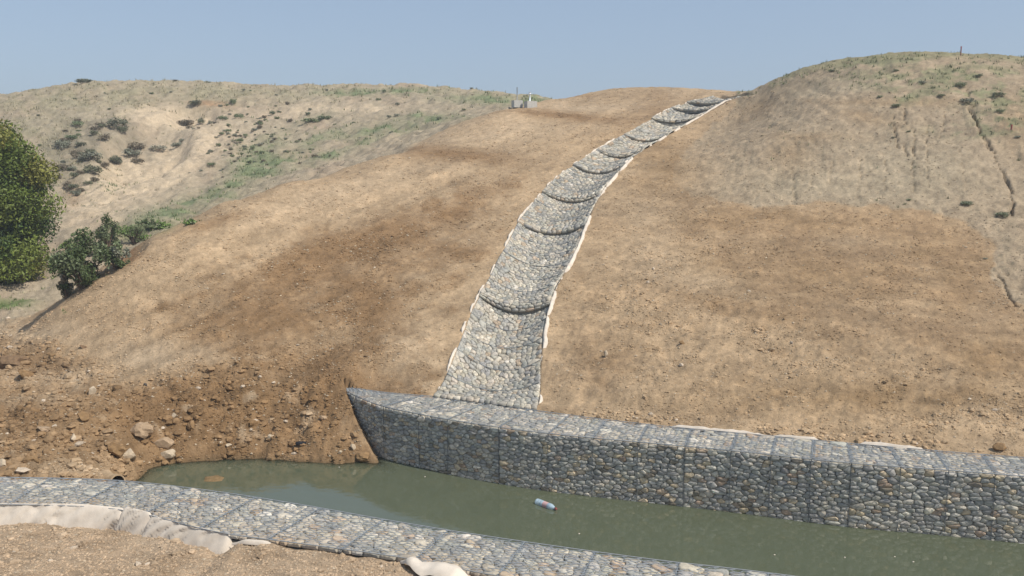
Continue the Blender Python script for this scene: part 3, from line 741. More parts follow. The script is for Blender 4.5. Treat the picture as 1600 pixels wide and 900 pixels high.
for k in range(len(bounds)-1):
    THK = THKS[k]; DISH = .34 if k < 6 else [.32,.24,.17,.11,.11][k-6]
    s0, s1 = bounds[k], bounds[k+1]
    if s1-s0 < .15: continue
    i0, i1 = int(s0*10), min(len(EC), int(s1*10)+2)
    A, B = ER[i0:i1], EL[i0:i1]
    if k > 0: pass
    root = empty('stone_mattress', tuple(EC[i0]), ords[min(k, 9)], 'gabion mattress', 'stone mattresses laid end over end up the chute')
    loc0 = np.array(root.location); st = Strip(A, B, None); st.fn = chute_fn_factory(0 if k == 0 else 1e-6, st.len) if k else chute_fn_factory(0, st.len)
    if k == 0:
        f0 = st.fn
        st.fn = (lambda L_: (lambda s, f: np.concatenate([np.zeros(np.shape(s)+(2,)), (( -.34*(1-(2*f-1)**2))*sstep(-.2, 1.6, s)+.03-.05*np.clip(s/L_, 0, 1)+.02*np.sin(s*2.3+f*3))[..., None]], -1)))(st.len)
    coll = []; fars = k >= 4
    sz = (.15, .115) if not fars else (.20, .15)
    nj = max(1, round(st.len/1.0)); js = list(np.linspace(0, st.len, nj+1))
    lay_strip(root, st, js, sz[0], sz[1], PALT if k < 8 else PALT, rnd, coll, low=(k >= 2), depth=.03, bmul=.7, edge=.002, gap=.0018)
    # front lip: courses of stones on the raised end
    lip = None
    if k > 0:
        f = np.linspace(0, 1, 26); T = st.at(np.zeros(26), 1-f, np.zeros(26)); Bt = T.copy(); Bt[:, 2] -= THK*(.45+.55*(1-(2*f-1)**4)); 
        dirn = (EC[min(i0+3, len(EC)-1)]-EC[max(i0-3, 0)]); dirn[2] = 0; dirn /= np.linalg.norm(dirn)
        Bt[:, :3] -= dirn*.07
        lip = Strip(Bt, T); wl = lip.len
        coll2 = []
        lay_strip(root, lip, [0, wl], .15 if not fars else .22, .085, PALT, rnd, coll2, low=True, depth=.04, edge=0, bmul=.8)
        coll += coll2
    emit_stones(root, coll, 300 if k == 0 else (170 if k == 1 else 0))
    # base sheet beneath the stones
    ss = np.linspace(0, st.len, max(3, int(st.len/.25))); ff = np.linspace(0, 1, 13); S_, F_ = np.meshgrid(ss, ff, indexing='ij')
    V = st.at(S_, F_, np.full(S_.shape, -.05)).reshape(-1, 3); a_, b_ = S_.shape; ii = np.arange(a_*b_).reshape(a_, b_)
    mb = MB(); mb.add(V-loc0, np.stack([ii[:-1, :-1], ii[1:, :-1], ii[1:, 1:], ii[:-1, 1:]], -1).reshape(-1, 4))
    if lip:
        S_, F_ = np.meshgrid(np.linspace(0, wl, 20), np.array([-.6, 1.0]), indexing='ij'); V = lip.at(S_, F_, np.full(S_.shape, -.05)).reshape(-1, 3)
        ii = np.arange(40).reshape(20, 2); mb.add(V-loc0, np.stack([ii[:-1, 0], ii[1:, 0], ii[1:, 1], ii[:-1, 1]], -1))
    mb.build('core', M['core'], root)
    mw = MB(); hexwire(mw, st, 0, st.len, .11 if k < 3 else .16, .0026 if k < 3 else .004, .028)
    if lip: hexwire(mw, lip, 0, wl, .1, .0024, .03, wmean=THK)
    mw.V = [v-loc0 for v in mw.V]; o = mw.build('wire_netting', M['wire'], root); o['kind'] = 'stuff'
    if k < 4:
        for j in js[1:-1]:
            mj = MB(); f = np.linspace(0, 1, 14); mj.tube(st.at(np.full(14, j), f, np.full(14, .03))-loc0, .006, 4, (.7,.75,.8)); mj.build('lacing_wire', M['wire'], root)

# ------------------------------------------------------------------ geotextile edges
def cloth_ribbon(name, line, w, h, label, seed, gaps=True, wfn=None, out=None, cat='cloth strip', zoff=0):
    """crumpled strip of cloth standing along a line, folded over outwards"""
    P = smooth_line(line, .06); m = len(P); s = arcl(P)
    d = np.gradient(P[:, :2], axis=0); d /= np.linalg.norm(d, axis=1)[:, None]; nn = np.stack([-d[:, 1], d[:, 0]], 1)*(out or 1)
    r = np.clip(fbm(s*1.4, s*0+seed, 4, seed)*.8+.5, 0, 1); r2 = fbm(s*5, s*0+seed+3, 3, seed+1)
    vis = (sstep(.30, .52, r) if gaps else np.ones(m))*sstep(0, .22, s)*sstep(s[-1], s[-1]-.22, s)
    prof = [(-.04, -.10), (0.0, 0.02), (.12, .9), (.45, 1.0), (.85, .55), (1.0, .05)]
    V = []
    for a, b in prof:
        ww = w*(.55+.9*r)*(vis*.9+.1); hh = h*(.6+.8*r)*(vis)+r2*.012
        q = P.copy(); q[:, :2] += nn*(a*ww+.02*r2)[:, None]; q[:, 2] += b*hh + (-.03 if b < .1 else 0)*1 + zoff - (1-vis)*.05
        V.append(q)
    V = np.concatenate(V); k = len(prof)
    F = [(j*m+i, j*m+i+1, (j+1)*m+i+1, (j+1)*m+i) for j in range(k-1) for i in range(m-1)]
    t = np.concatenate([np.repeat((1+.12*r2)[:, None], 3, 1)]*k)
    return P, V, F, t
def add_ribbon(name, line, w, h, label, seed, cat='cloth', **kw):
    P, V, F, t = cloth_ribbon(name, line, w, h, label, seed, **kw); loc = P[len(P)//2]
    o = mesh_np(name, V-loc, np.array(F), M['cloth'], tint=t, loc=loc)
    tag(o, label, cat); return o
gl = EL[2:-8:3].copy(); gl[:, 2] = Hg(gl[:, 0]-.12, gl[:, 1])+.02
add_ribbon('geotextile_strip', gl, .05, .04, 'pale geotextile cloth edge running up the left side of the stone chute', 5, out=1)
gr = ER[4:-8:3].copy(); gr[:, 2] = np.maximum(gr[:, 2], Hg(gr[:, 0]+.14, gr[:, 1]))+.02
add_ribbon('geotextile_strip', gr, .075, .035, 'pale geotextile cloth edge running up the right side of the stone chute', 8, out=-1)
wb = FW_B[(FW_B[:, 0] > 2.6)][::3].copy(); wb[:, 2] = 1.045
add_ribbon('geotextile_strip', wb, .075, .022, 'long beige cloth edge between the right-hand earth slope and the gabion wall', 12, out=1, gaps=True)
# large wrapped fold in the lower left foreground
def wrap(P0, P1line, label, seed, height, width, folds=1.0, loc=None):
    P = smooth_line(P1line, .03); m = len(P); s = arcl(P)
    d = np.gradient(P[:, :2], axis=0); d /= np.linalg.norm(d, axis=1)[:, None]; nn = np.stack([d[:, 1], -d[:, 0]], 1)
    k = 18; V = np.zeros((k, m, 3)); T = np.zeros((k, m, 3))
    hb = height*(.99+.06*fbm(s*.8, s*0, 3, seed)); ends = sstep(0, .15, s)*sstep(s[-1], s[-1]-.2, s)
    for i in range(k):
        f = i/(k-1); th = f*math.pi*.62
        off = width*(1-math.cos(th))*.75; z = (math.sin(min(th*1.15, math.pi/2)))
        zz = np.where(f < .28, hb*(.92+.08*f/.28), hb*(1-((f-.28)/.72)**1.6))
        g_ = .3+.7*vnoise(s*1.6, s*0+seed, seed+8)
        cr = fbm(s*3.2+f*1.8, f*1.1+s*0+seed, 4, seed+4)*.05*folds + (.5-np.abs(fbm(s*6.5+f*3.2, s*0+f*.8, 2, seed+9)))*.07*folds*g_-.01
        cz = fbm(s*4.5+f*2.6+seed, s*.3+f*1.1, 3, seed+14); cr = cr-.04*np.maximum(0, 1-np.abs(cz)*7)*g_
        dn = f*.8
        V[i, :, :2] = P[:, :2]+nn*(off+cr*1.2*(.4+dn))[:, None]; V[i, :, 2] = P[:, 2]-height+zz*ends+cr*(1-f)*.25
        T[i] = (1+.10*fbm(s*3, s*0+f*3, 3, seed+2))[:, None]
    ii = np.arange(k*m).reshape(k, m); F = np.stack([ii[:-1, :-1], ii[1:, :-1], ii[1:, 1:], ii[:-1, 1:]], -1).reshape(-1, 4)
    lc = P[m//2]; o = mesh_np('geotextile_wrap', V.reshape(-1, 3)-lc, F, M['cloth'], tint=T.reshape(-1, 3), loc=lc)
    tag(o, label, 'cloth'); return o
def nbl(pxa, pxb, dz=0.05):
    X = np.array([project(*p)[0] for p in NWB2]); q = NWB2[(X >= pxa) & (X <= pxb)].copy(); q[:, 2] = WT+dz; q[:, 1] += .045; return q
wrap(None, nbl(-140, 216), 'long creased beige geotextile fold at the lower left, along the near gabion wall', 21, .34, .20)
wrap(None, nbl(176, 258, .065), 'short sagging beige cloth bundle between two longer folds, beside the near gabion wall', 27, .36, .21, 1.3)
wrap(None, nbl(220, 384, .035), 'tapering beige cloth fold with a dark open end, right of the short bundle', 31, .32, .20)
c3 = np.array([on_z(x, y, 1.03) for x, y in [(626,872),(660,880),(700,890),(745,905)]])
P_, V_, F_, t_ = cloth_ribbon('x', c3, .22, .05, '', 41, gaps=False, out=-1)
V_[:, 2] += .06*fbm(V_[:, 0]*5, V_[:, 1]*5, 4, 7)+.03; o = mesh_np('geotextile_flap', V_-c3[1], np.array(F_), M['cloth'], tint=t_*1.12, loc=c3[1]); tag(o, 'small whitish cloth flap at the bottom edge, where the near gabion wall meets bare soil', 'cloth')
c4 = np.array([on_z(x, y, 1.0) for x, y in [(362,842),(410,846),(440,848)]])
P_, V_, F_, t_ = cloth_ribbon('x', c4, .05, .02, '', 43, gaps=False, out=-1)
o = mesh_np('geotextile_flap', V_-c4[1], np.array(F_), M['cloth'], tint=t_*1.0, loc=c4[1]); tag(o, 'thin flat strip of pale cloth right of the tapering cloth fold', 'cloth')

# ------------------------------------------------------------------ water
m, nt, b = nmat('water'); L = nt.links.new; nt.nodes.remove(b)
out = [x for x in nt.nodes if x.type == 'OUTPUT_MATERIAL'][0]
at = N(nt, 'ShaderNodeAttribute', attribute_name='tint')
sep = N(nt, 'ShaderNodeSeparateColor'); L(at.outputs['Color'], sep.inputs[0])
geo = N(nt, 'ShaderNodeNewGeometry')
no = N(nt, 'ShaderNodeTexNoise', Scale=1.4, Detail=4.0); L(geo.outputs['Position'], no.inputs['Vector'])
cr_ = N(nt, 'ShaderNodeMix', data_type='RGBA'); cr_.inputs[6].default_value = (.092, .106, .064, 1); cr_.inputs[7].default_value = (.115, .128, .080, 1); L(no.outputs[0], cr_.inputs[0])
dif = N(nt, 'ShaderNodeBsdfDiffuse'); L(cr_.outputs[2], dif.inputs['Color'])
tr = N(nt, 'ShaderNodeBsdfTransparent'); tr.inputs['Color'].default_value = (.80, .78, .58, 1)
mx = N(nt, 'ShaderNodeMixShader'); L(sep.outputs[0], mx.inputs[0]); L(tr.outputs[0], mx.inputs[1]); L(dif.outputs[0], mx.inputs[2])
gl_ = N(nt, 'ShaderNodeBsdfGlossy', Roughness=.03); fr = N(nt, 'ShaderNodeFresnel', IOR=1.85)
wv = N(nt, 'ShaderNodeTexNoise', Scale=7.0, Detail=3.0); L(geo.outputs['Position'], wv.inputs['Vector'])
bp = N(nt, 'ShaderNodeBump', Strength=.10, Distance=.02); L(wv.outputs[0], bp.inputs['Height']); L(bp.outputs[0], gl_.inputs['Normal']); L(bp.outputs[0], fr.inputs['Normal'])
mx2 = N(nt, 'ShaderNodeMixShader'); L(fr.outputs[0], mx2.inputs[0]); L(mx.outputs[0], mx2.inputs[1]); L(gl_.outputs[0], mx2.inputs[2]); L(mx2.outputs[0], out.inputs['Surface'])
M['water'] = m
xs = np.linspace(-8, 12, 200); ys = np.linspace(7, 18.2, 120); XX, YY = np.meshgrid(xs, ys)
dep = np.clip(-Hg(XX, YY), 0, 2); opac = 1-np.exp(-dep*7.0)
ii = np.arange(XX.size).reshape(XX.shape); F = np.stack([ii[:-1, :-1], ii[:-1, 1:], ii[1:, 1:], ii[1:, :-1]], -1).reshape(-1, 4)
t = np.stack([opac]*3, -1).reshape(-1, 3)
w_o = mesh_np('water', np.stack([XX, YY, XX*0], -1).reshape(-1, 3), F, M['water'], tint=t, kind='structure'); w_o['label'] = 'still murky green water between the two gabion walls'

#PART2

# ------------------------------------------------------------------ loose clods and gravel on the soil
def ico():
    p = (1+5**.5)/2
    V = np.array([(-1,p,0),(1,p,0),(-1,-p,0),(1,-p,0),(0,-1,p),(0,1,p),(0,-1,-p),(0,1,-p),(p,0,-1),(p,0,1),(-p,0,-1),(-p,0,1)], float); V /= np.linalg.norm(V[0])
    F = np.array([(0,11,5),(0,5,1),(0,1,7),(0,7,10),(0,10,11),(1,5,9),(5,11,4),(11,10,2),(10,7,6),(7,1,8),(3,9,4),(3,4,2),(3,2,6),(3,6,8),(3,8,9),(4,9,5),(2,4,11),(6,2,10),(8,6,7),(9,8,1)])
    return V, F
OCT = (np.array([(1,0,0),(-1,0,0),(0,1,0),(0,-1,0),(0,0,1),(0,0,-1)], float), np.array([(0,2,4),(2,1,4),(1,3,4),(3,0,4),(2,0,5),(1,2,5),(3,1,5),(0,3,5)]))
def scatter_mesh(name, X, Y, R, colr, base, mat, flat=.65, sink=.25, parent=None, jit=.3, smooth=False):
    V0, F0 = base; m = len(X); k = len(V0)
    Z = Hg(X, Y); a = RNG.uniform(0, 6.283, m)
    V = V0[None]*(1+RNG.uniform(-jit, jit, (m, k, 1)))*np.stack([R*RNG.uniform(.8, 1.35, m), R*RNG.uniform(.7, 1.1, m), R*flat*RNG.uniform(.7, 1.2, m)], 1)[:, None]
    c, s = np.cos(a)[:, None], np.sin(a)[:, None]
    V = np.stack([V[..., 0]*c-V[..., 1]*s+X[:, None], V[..., 0]*s+V[..., 1]*c+Y[:, None], V[..., 2]+(Z+R*flat*(1-2*sink)*.5)[:, None]], -1)
    F = (F0[None]+np.arange(m)[:, None, None]*k).reshape(-1, 3)
    o = mesh_np(name, V.reshape(-1, 3), F, mat, parent, np.repeat(colr, k, 0), smooth, kind='stuff'); return o
def rand_ground(nn, dens, pxr=(-60, 1660), pyr=(140, 905), ymin=8.7):
    """spots on the soil, thinned by a density map"""
    iu = RNG.integers(0, len(us), nn*8); iw = RNG.integers(30, 860+20, nn*8)
    # weight by apparent area
    py_ = PYs[iw, iu]; dpy = np.abs(PYs[np.minimum(iw+1, len(ws)-1), iu]-py_)
    keep_ = (RNG.random(len(iu)) < dens[iw, iu]*np.clip(dpy/1.2, .05, 1)) & (PX[iw, iu] > pxr[0]) & (PX[iw, iu] < pxr[1]) & (py_ > pyr[0]) & (py_ < pyr[1])
    iu, iw = iu[keep_][:nn], iw[keep_][:nn]
    u_ = us[iu]+RNG.uniform(-.0009, .0009, len(iu)); w_ = ws[iw]+RNG.uniform(-.0014, .0014, len(iu)); Y = np.exp(w_); X = u_*Y
    return X, Y, iw, iu
footprint = (right_of_tip & (Yg < yFb+.02) & (Yg > yNb-.02)) | ((Yg >= yNb-.02) & (Yg <= yNf+.05))
footprint &= ~((Xg < -1.7) & (Yg < yFf+.05) & (Yg > yNf+.1))
okz = (~footprint) & (rel > 1.12) & (Zg > .02)
bandR = blob(1100,490,140,26,.35)+blob(1230,560,240,26,.1)+blob(1050,470,40,60,0)+.9*blob(1000,655,150,14,.05)+blob(1400,690,200,12,.1)+blob(1250,520,60,20,.3)+.7*blob(1500,640,140,50,0)+.6*blob(1130,390,60,20,.3)
bandL = blob(560,610,90,40,0)+blob(500,600,150,80,0)+.7*blob(740,300,60,12,-.5)+.7*blob(600,400,120,30,-.4)+.5*blob(400,430,140,30,-.5)+.7*blob(310,600,60,30,0)+.6*blob(730,340,50,20,-.5)
nclus = sstep(.40, .72, fbm(Xg*1.7, Yg*1.7, 4, 131)*.5+.5)
dens = okz*(graded*(.08+.42*nclus)*(1+1.6*np.clip(bandR+bandL, 0, 1)) + .9*mud + .35*mudsoft*nclus + .16*mound*(nclus+.2) + .04*farhill*nclus + nearb*(.55+.45*nclus))
dens = np.clip(dens, 0, 1)
def soil_of(iw, iu, lo, hi): return col[iw, iu]*RNG.uniform(lo, hi, (len(iu), 1))
X, Y, iw, iu = rand_ground(62000, dens)
R = (.010+.020*RNG.random(len(X))**2.2)*(Y/16)**.6
c_ = soil_of(iw, iu, .85, 1.25); pale = RNG.random(len(X)) < .10; c_[pale] = C(.46,.37,.26)*RNG.uniform(.8, 1.1, (pale.sum(), 1))
scatter_mesh('gravel', X, Y, R, c_, OCT, M['clod'])['label'] = 'fine crumbs and gravel on the soil'
footb = np.exp(-((Yg-yFb-.30)/.22)**2)*(Xg > .5)*sstep(.35, .6, fbm(Xg*1.1, Yg*1.1, 3, 331)*.5+.5)
dens2 = np.clip(okz*(graded*.9*footb + graded*.10*nclus*(.3+3*np.clip(bandR+.35*bandL, 0, 1)) + .9*mud*(.4+nclus) + .12*mudsoft*nclus + nearb*.22*nclus), 0, 1)
X, Y, iw, iu = rand_ground(12000, dens2)
mz = mud[iw, iu]; R = .022+.035*RNG.random(len(X))**2.5+mz*.05*RNG.random(len(X))**3+bandR[iw, iu]*.012
c_ = soil_of(iw, iu, .85, 1.2); pale = RNG.random(len(X)) < .035; c_[pale] = C(.52,.42,.31)*RNG.uniform(.8, 1.1, (pale.sum(), 1))
scatter_mesh('clods', X, Y, R, c_, ico(), M['clod'], jit=.28)['label'] = 'clods of dug earth strewn over the banks'

def icos2():
    V, F = ico(); V = V.tolist(); F2 = []; cache = {}
    def mid(a, b):
        k = (min(a, b), max(a, b))
        if k not in cache: m_ = np.array(V[a])+np.array(V[b]); V.append((m_/np.linalg.norm(m_)).tolist()); cache[k] = len(V)-1
        return cache[k]
    for a, b, c in F:
        x, y, z = mid(a, b), mid(b, c), mid(c, a); F2 += [(a, x, z), (b, y, x), (c, z, y), (x, y, z)]
    return np.array(V), np.array(F2)
IV, IF = icos2(); IVV = IV
# ragged heaps of larger lumps on the mud flat
V2_, F2_ = ico(); d3 = np.clip(mud*(PX < 480)*(.25+1.1*nclus)*okz, 0, 1)
X, Y, iw, iu = rand_ground(420, d3); R = .045+.085*RNG.random(len(X))**2
scatter_mesh('lumps', X, Y, R, soil_of(iw, iu, .8, 1.15), (IV, IF), M['clod'], flat=.7, sink=.45, jit=.16)['label'] = 'larger broken lumps of earth on the mud flat'

# ------------------------------------------------------------------ grass
def tufts(name, nn, dens_, hgt, spread, colf, blades=6, label='', pyr=(60, 905)):
    X, Y, iw, iu = rand_ground(nn, dens_, pyr=pyr); m = len(X); Z = Hg(X, Y)
    a = RNG.uniform(0, 6.283, (m, blades)); h = hgt(Y)[:, None]*RNG.uniform(.5, 1.15, (m, blades)); sp_ = h*spread*RNG.uniform(.4, 1.2, (m, blades)); wd = h*.16
    rx = RNG.normal(0, .35, (m, blades))*h; ry = RNG.normal(0, .35, (m, blades))*h
    bx = X[:, None]+rx; by = Y[:, None]+ry; bz = Z[:, None]-.02
    ca, sa = np.cos(a), np.sin(a)
    V = np.stack([np.stack([bx-sa*wd, by+ca*wd, bz+0*bx], -1), np.stack([bx+sa*wd, by-ca*wd, bz+0*bx], -1), np.stack([bx+ca*sp_, by+sa*sp_, bz+h], -1)], 2)
    F = np.arange(m*blades*3).reshape(-1, 3); cc = np.repeat(colf(iw, iu, m), blades*3, 0)*np.repeat(RNG.uniform(.85, 1.15, (m*blades, 1)), 3, 0)
    o = mesh_np(name, V.reshape(-1, 3), F, M['grass'], None, cc, False, kind='stuff'); o['label'] = label; return o
def gcol(a, b):
    def f(iw, iu, m):
        k = RNG.random((m, 1)); return C(*a)*k+C(*b)*(1-k)
    return f
tufts('dry_grass', 14000, np.clip(farhill*(hm*.8+.10+.9*sstep(10, 0, np.abs(PYs-np.interp(PX, [0,150,400,700,870], [150,128,132,139,156])-3)))*(.25+hgr), 0, 1)*(Yg < 85), lambda Y: .0026*Y+.02, .5, gcol((.30,.28,.17), (.40,.34,.22)), 5, 'dry straw coloured grass over the far hill')
tufts('green_grass', 9000, np.clip(farhill*green*(.2+hgr)*1.3, 0, 1)*(Yg < 85), lambda Y: .0030*Y+.02, .5, gcol((.13,.17,.07), (.23,.25,.13)), 5, 'green herbs in streaks over the far hill')
crestm = mound*sstep(14, 0, np.abs(PYs-np.interp(PX, [1130,1206,1262,1319,1383,1501,1600,1700], [150,128,108,98,88,86,93,105])-5))
tufts('mound_grass', 7500, np.clip((mgrass*.9+crestm*.8+.012*mound), 0, 1)*okz*(Yg < 60), lambda Y: .0030*Y+.01, .5, gcol((.15,.18,.08), (.28,.27,.16)), 6, 'thin grass on top of the right mound')
lush = np.clip(blob(18,474,46,11,0)+blob(250,356,22,6,-.3)+blob(295,347,16,5,0)+blob(200,358,40,8,-.3)+blob(96,490,8,5,0)+.8*blob(40,455,50,5,-.4), 0, 1)
tufts('lush_grass', 3500, lush*(Yg < 40)*(Yg > 18), lambda Y: .0040*Y, .5, gcol((.09,.14,.04), (.15,.20,.07)), 7, 'bright green grass along the gully')

# ------------------------------------------------------------------ shrubs and tree
def leafcloud(nl, lobes, size, colf, rnd_, hollow=.45):
    """leaf-sized faces spread through the lobes; lobes: (centre, radii, colour)"""
    Vs, Ts = [], []
    wts = np.array([l[1][0]*l[1][1]+l[1][2]*l[1][0] for l in lobes]); wts /= wts.sum(); 
    for (c, rd, cc), wg in zip(lobes, wts):
        m = int(nl*wg)
        d = RNG.normal(size=(m, 3)); d /= np.linalg.norm(d, axis=1)[:, None]; q = hollow+(1-hollow)*RNG.random((m, 1))**.6
        cl = fbm(d[:, 0]*2.6+c[0]*3, d[:, 1]*2.6+d[:, 2]*1.9+c[2], 3, int(rnd_*100))
        p = np.array(c)+d*q*np.array(rd)*(1+.30*cl[:, None])
        a = RNG.normal(size=(m, 3)); a[:, 2] -= .3; a /= np.linalg.norm(a, axis=1)[:, None]; b = np.cross(a, RNG.normal(size=(m, 3))); b /= np.linalg.norm(b, axis=1)[:, None]+1e-9
        s_ = size*RNG.uniform(.6, 1.3, (m, 1))
        V = np.stack([p-a*s_, p+b*s_*.42, p+a*s_, p-b*s_*.42], 1); Vs.append(V.reshape(-1, 3))
        t = np.array(cc)*(1+.22*cl[:, None])*RNG.uniform(.8, 1.25, (m, 1)); Ts.append(np.repeat(t, 4, 0))
    V = np.concatenate(Vs); F = np.arange(len(V)).reshape(-1, 4); return V, F, np.concatenate(Ts)
def shrub_proto(seed, nl=460):
    lb = []
    for i in range(6):
        a = i*1.05+seed; r_ = RNG.uniform(.15, .34)
        lb.append(((math.cos(a)*r_*1.1, math.sin(a)*r_, RNG.uniform(.28, .52)), (RNG.uniform(.2, .32), RNG.uniform(.2, .32), RNG.uniform(.2, .36)), (1, 1, 1)))
    return leafcloud(nl, lb, .075, None, seed, .2)
def stem_mb(nst=5, h=.5, r=.012, k=4):
    mb = MB()
    for i in range(nst):
        a = i*2*math.pi/nst+RNG.uniform(-.3, .3); q = RNG.uniform(.2, .38)
        mb.tube([(0, 0, -.08), (math.cos(a)*q*.4, math.sin(a)*q*.4, h*.45), (math.cos(a)*q, math.sin(a)*q, h)], [r, r*.7, r*.35], k)
    return mb
protos = []
for i in range(5):
    V, F, T = shrub_proto(i+1); me = mesh_np('foliage', V, F, M['leaf'], tint=T, smooth=False)
    st_ = stem_mb().build('stem', M['bark']); protos.append((me.data, st_.data))
    bpy.data.objects.remove(me); bpy.data.objects.remove(st_)
TONE = dict(sage=(.215,.235,.135), hazedark=(.15,.155,.09), dark=(.080,.108,.038), green=(.155,.185,.09), grey=(.22,.225,.16), brown=(.20,.165,.11), pale=(.30,.28,.20), bright=(.14,.22,.05))  # dark tone for the hill is lightened: distance haze put into the colour
def shrub(px, py, wpx, hpx, tone, label, group=None, name='shrub', ymin=13, i=None, pos=None):
    p = hit(px, py+hpx*.4, ymin) if pos is None else pos; p[2] = Hg(p[0], p[1])
    sc = wpx/1400*p[1]; sz = hpx/1400*p[1]
    r_ = empty(name, tuple(p), label, 'shrub', group); r_.rotation_euler[2] = RNG.uniform(0, 6.28); r_.scale = (sc, sc, sz*1.05)
    k = RNG.integers(0, 5) if i is None else i
    for nm, me in (('foliage', protos[k][0]), ('stem', protos[k][1])):
        o = bpy.data.objects.new(nm, me); COL.objects.link(o); o.parent = r_
        if nm == 'foliage': q = RNG.uniform(.85, 1.2); o.color = (*[c*q for c in TONE[tone]], 1)
    return r_
SH = [(131,127,30,10,'dark','dark low bush alone on the left skyline'),(325,126,13,8,'grey','small grey bush on the skyline right of the dark one'),(274,127,9,5,'brown','tiny brown bush on the skyline between two larger ones'),
 (305,160,22,12,'dark','dark bush on the lip of the small orange scarp'),(364,158,12,11,'green','round green bush right of the orange scarp'),(290,173,30,14,'brown','brown twiggy bush below the dark scarp bush'),
 (313,174,12,13,'dark','narrow dark bush at the right end of the twiggy brown one'),(298,188,14,10,'brown','small brown bush under the twiggy one on the pale slope edge'),
 (185,190,30,20,'dark','broad dark bush above the left end of the pale hollow'),(214,203,26,15,'brown','brownish bush just right of the broad dark one'),(206,214,30,13,'grey','grey-green cushion bush at the top of the pale bare slope'),
 (247,205,26,12,'pale','pale dry bush along the upper rim of the hollow'),(276,204,20,11,'grey','grey bush at the right end of the hollow rim'),(348,185,13,10,'green','green tuft bush standing on pale ground, first right of the hollow'),
 (373,184,15,11,'green','green bush beside a smaller tuft on the pale slope'),(97,226,28,17,'grey','grey bush just above the big green tree top'),(112,214,22,12,'green','fresh green bush above the tree, higher than the grey one'),
 (141,240,34,17,'grey','wide grey bush left of the pale bare slope'),(146,261,28,18,'dark','dark bush at the lower left edge of the pale bare slope'),(163,243,14,13,'brown','small brown bush touching the wide grey one'),
 (122,192,18,12,'green','green bush midway between skyline and tree'),(375,222,15,9,'green','solitary green bush on the mid slope of the far hill'),(120,303,16,14,'grey','grey bush close to the right edge of the tree crown'),
 (106,284,14,16,'brown','brown bush between the tree crown and the pale slope'),(426,176,11,8,'green','small round green bush above the long green clump'),(485,190,30,10,'green','left half of the long green clump on the far hill'),
 (507,184,26,10,'green','right half of the long green clump on the far hill'),(125,272,15,9,'brown','low brown bush left of the dark one by the pale slope'),(330,258,14,7,'green','low green bush where the herb streaks begin')]
for a in SH: shrub(*[('hazedark' if q == 'dark' else q) for q in a], ymin=26)
for q in range(34):
    px, py = 95+RNG.random()*120, 185+RNG.random()*115
    if px > 150 and py > 235: px -= 60
    wp = RNG.uniform(9, 22); shrub(px, py, wp, wp*RNG.uniform(.5, .75), RNG.choice(['grey','brown','hazedark','grey','brown']), 'one of the dusty low bushes crowding the hillside just behind the big tree', 'dusty low bushes behind the big tree', 'shrub', ymin=28)
gl_lab = 'one of many small grey-green tufts dotted over the far hill'; cnt = 0
spots_ = []
while cnt < 160:
    px, py = (RNG.uniform(60, 830), RNG.uniform(135, 330)) if RNG.random() < .45 else (RNG.normal(400, 55), RNG.normal(225, 28))
    if py < 138: continue
    k = float(np.interp(px, [0,180,250,350,450,600,750,860], [400,345,330,300,265,225,178,160]))
    if py > k-4 or (150 < px < 290 and 215 < py < 300 and RNG.random() < .9): continue
    wp = RNG.uniform(4, 10); shrub(px, py, wp, wp*RNG.uniform(.5, .8), RNG.choice(['grey','green','brown','grey','green']), gl_lab, 'small tufts dotted over the far hill', 'grass_tuft', ymin=30); cnt += 1
for px, py, wp in [(1400,110,10),(1440,130,14),(1500,132,20),(1510,158,22),(1530,118,14),(1560,150,18),(1470,150,12),(1400,165,16),(1420,205,8),(1395,215,7),(1562,175,16),(1510,318,20),(1565,336,22),(1420,312,9),(1300,110,10),(1375,150,10),(1590,215,10),(1540,404,7)]:
    shrub(px, py, wp, wp*.5, RNG.choice(['sage','sage','grey']), 'one of the flat green tufts on the cracked right mound', 'flat tufts on the right mound', 'grass_tuft', ymin=20)
# bigger bushes in the gully
RNG = np.random.default_rng(31)
def bush(px, py, Y, wpx, hpx, tones, label, nl=2600, name='bush', lobes=18, leaf=.045):
    p = on_y(px, py+hpx/2, Y) if Y > 30 else hit(px, py+hpx*.45, 20); p[2] = Hg(p[0], p[1]); Y = p[1]; sc = wpx/1400*Y*1.15; sz = hpx/1400*Y*1.1
    r_ = empty(name, tuple(p), label, 'bush'); lb = []
    for i in range(lobes):
        a = RNG.uniform(0, 6.28); q = RNG.uniform(0, .42)
        lb.append(((math.cos(a)*q*sc, math.sin(a)*q*sc*.8, sz*RNG.uniform(.12, .62 if q > .25 else .85)), (sc*RNG.uniform(.09, .2), sc*RNG.uniform(.09, .2), sz*RNG.uniform(.09, .22)), TONE[tones[i % len(tones)]]))
    V, F, T = leafcloud(nl, lb, leaf, None, Y*.1+px, .15); o = mesh_np('foliage', V, F, M['leaf'], r_, T, False)
    mb = MB()
    for l in lb: c = np.array(l[0]); mb.tube([(0, 0, -.15), c*np.array([.4, .4, .5]), c], [.035, .022, .008], 5)
    mb.build('stem', M['bark'], r_); return r_
bush(130,412,23.6,96,84,['dark','dark','green','dark'],'large dark green bush in the gully left of the brown slope',6500)
bush(168,368,25.6,44,54,['dark','green','dark'],'tall narrow dark bush rising behind the large gully bush',3000)
bush(212,362,26.6,70,30,['green','bright','green'],'low spreading green bush right of the tall narrow one',1500)
bush(104,446,23.6,34,46,['dark','grey','brown'],'drooping dark bush at the left foot of the large gully bush',1200)
bush(232,352,26.6,34,16,['green','dark'],'low dark green bush between the spreading bush and the bright clumps',900)
bush(183,400,24.6,40,40,['green','dark','grey'],'bush overhanging the small red earth cut',1300)
bush(105,383,29,30,16,['green','bright'],'small fresh green bush between the tree and the gully bushes',500)
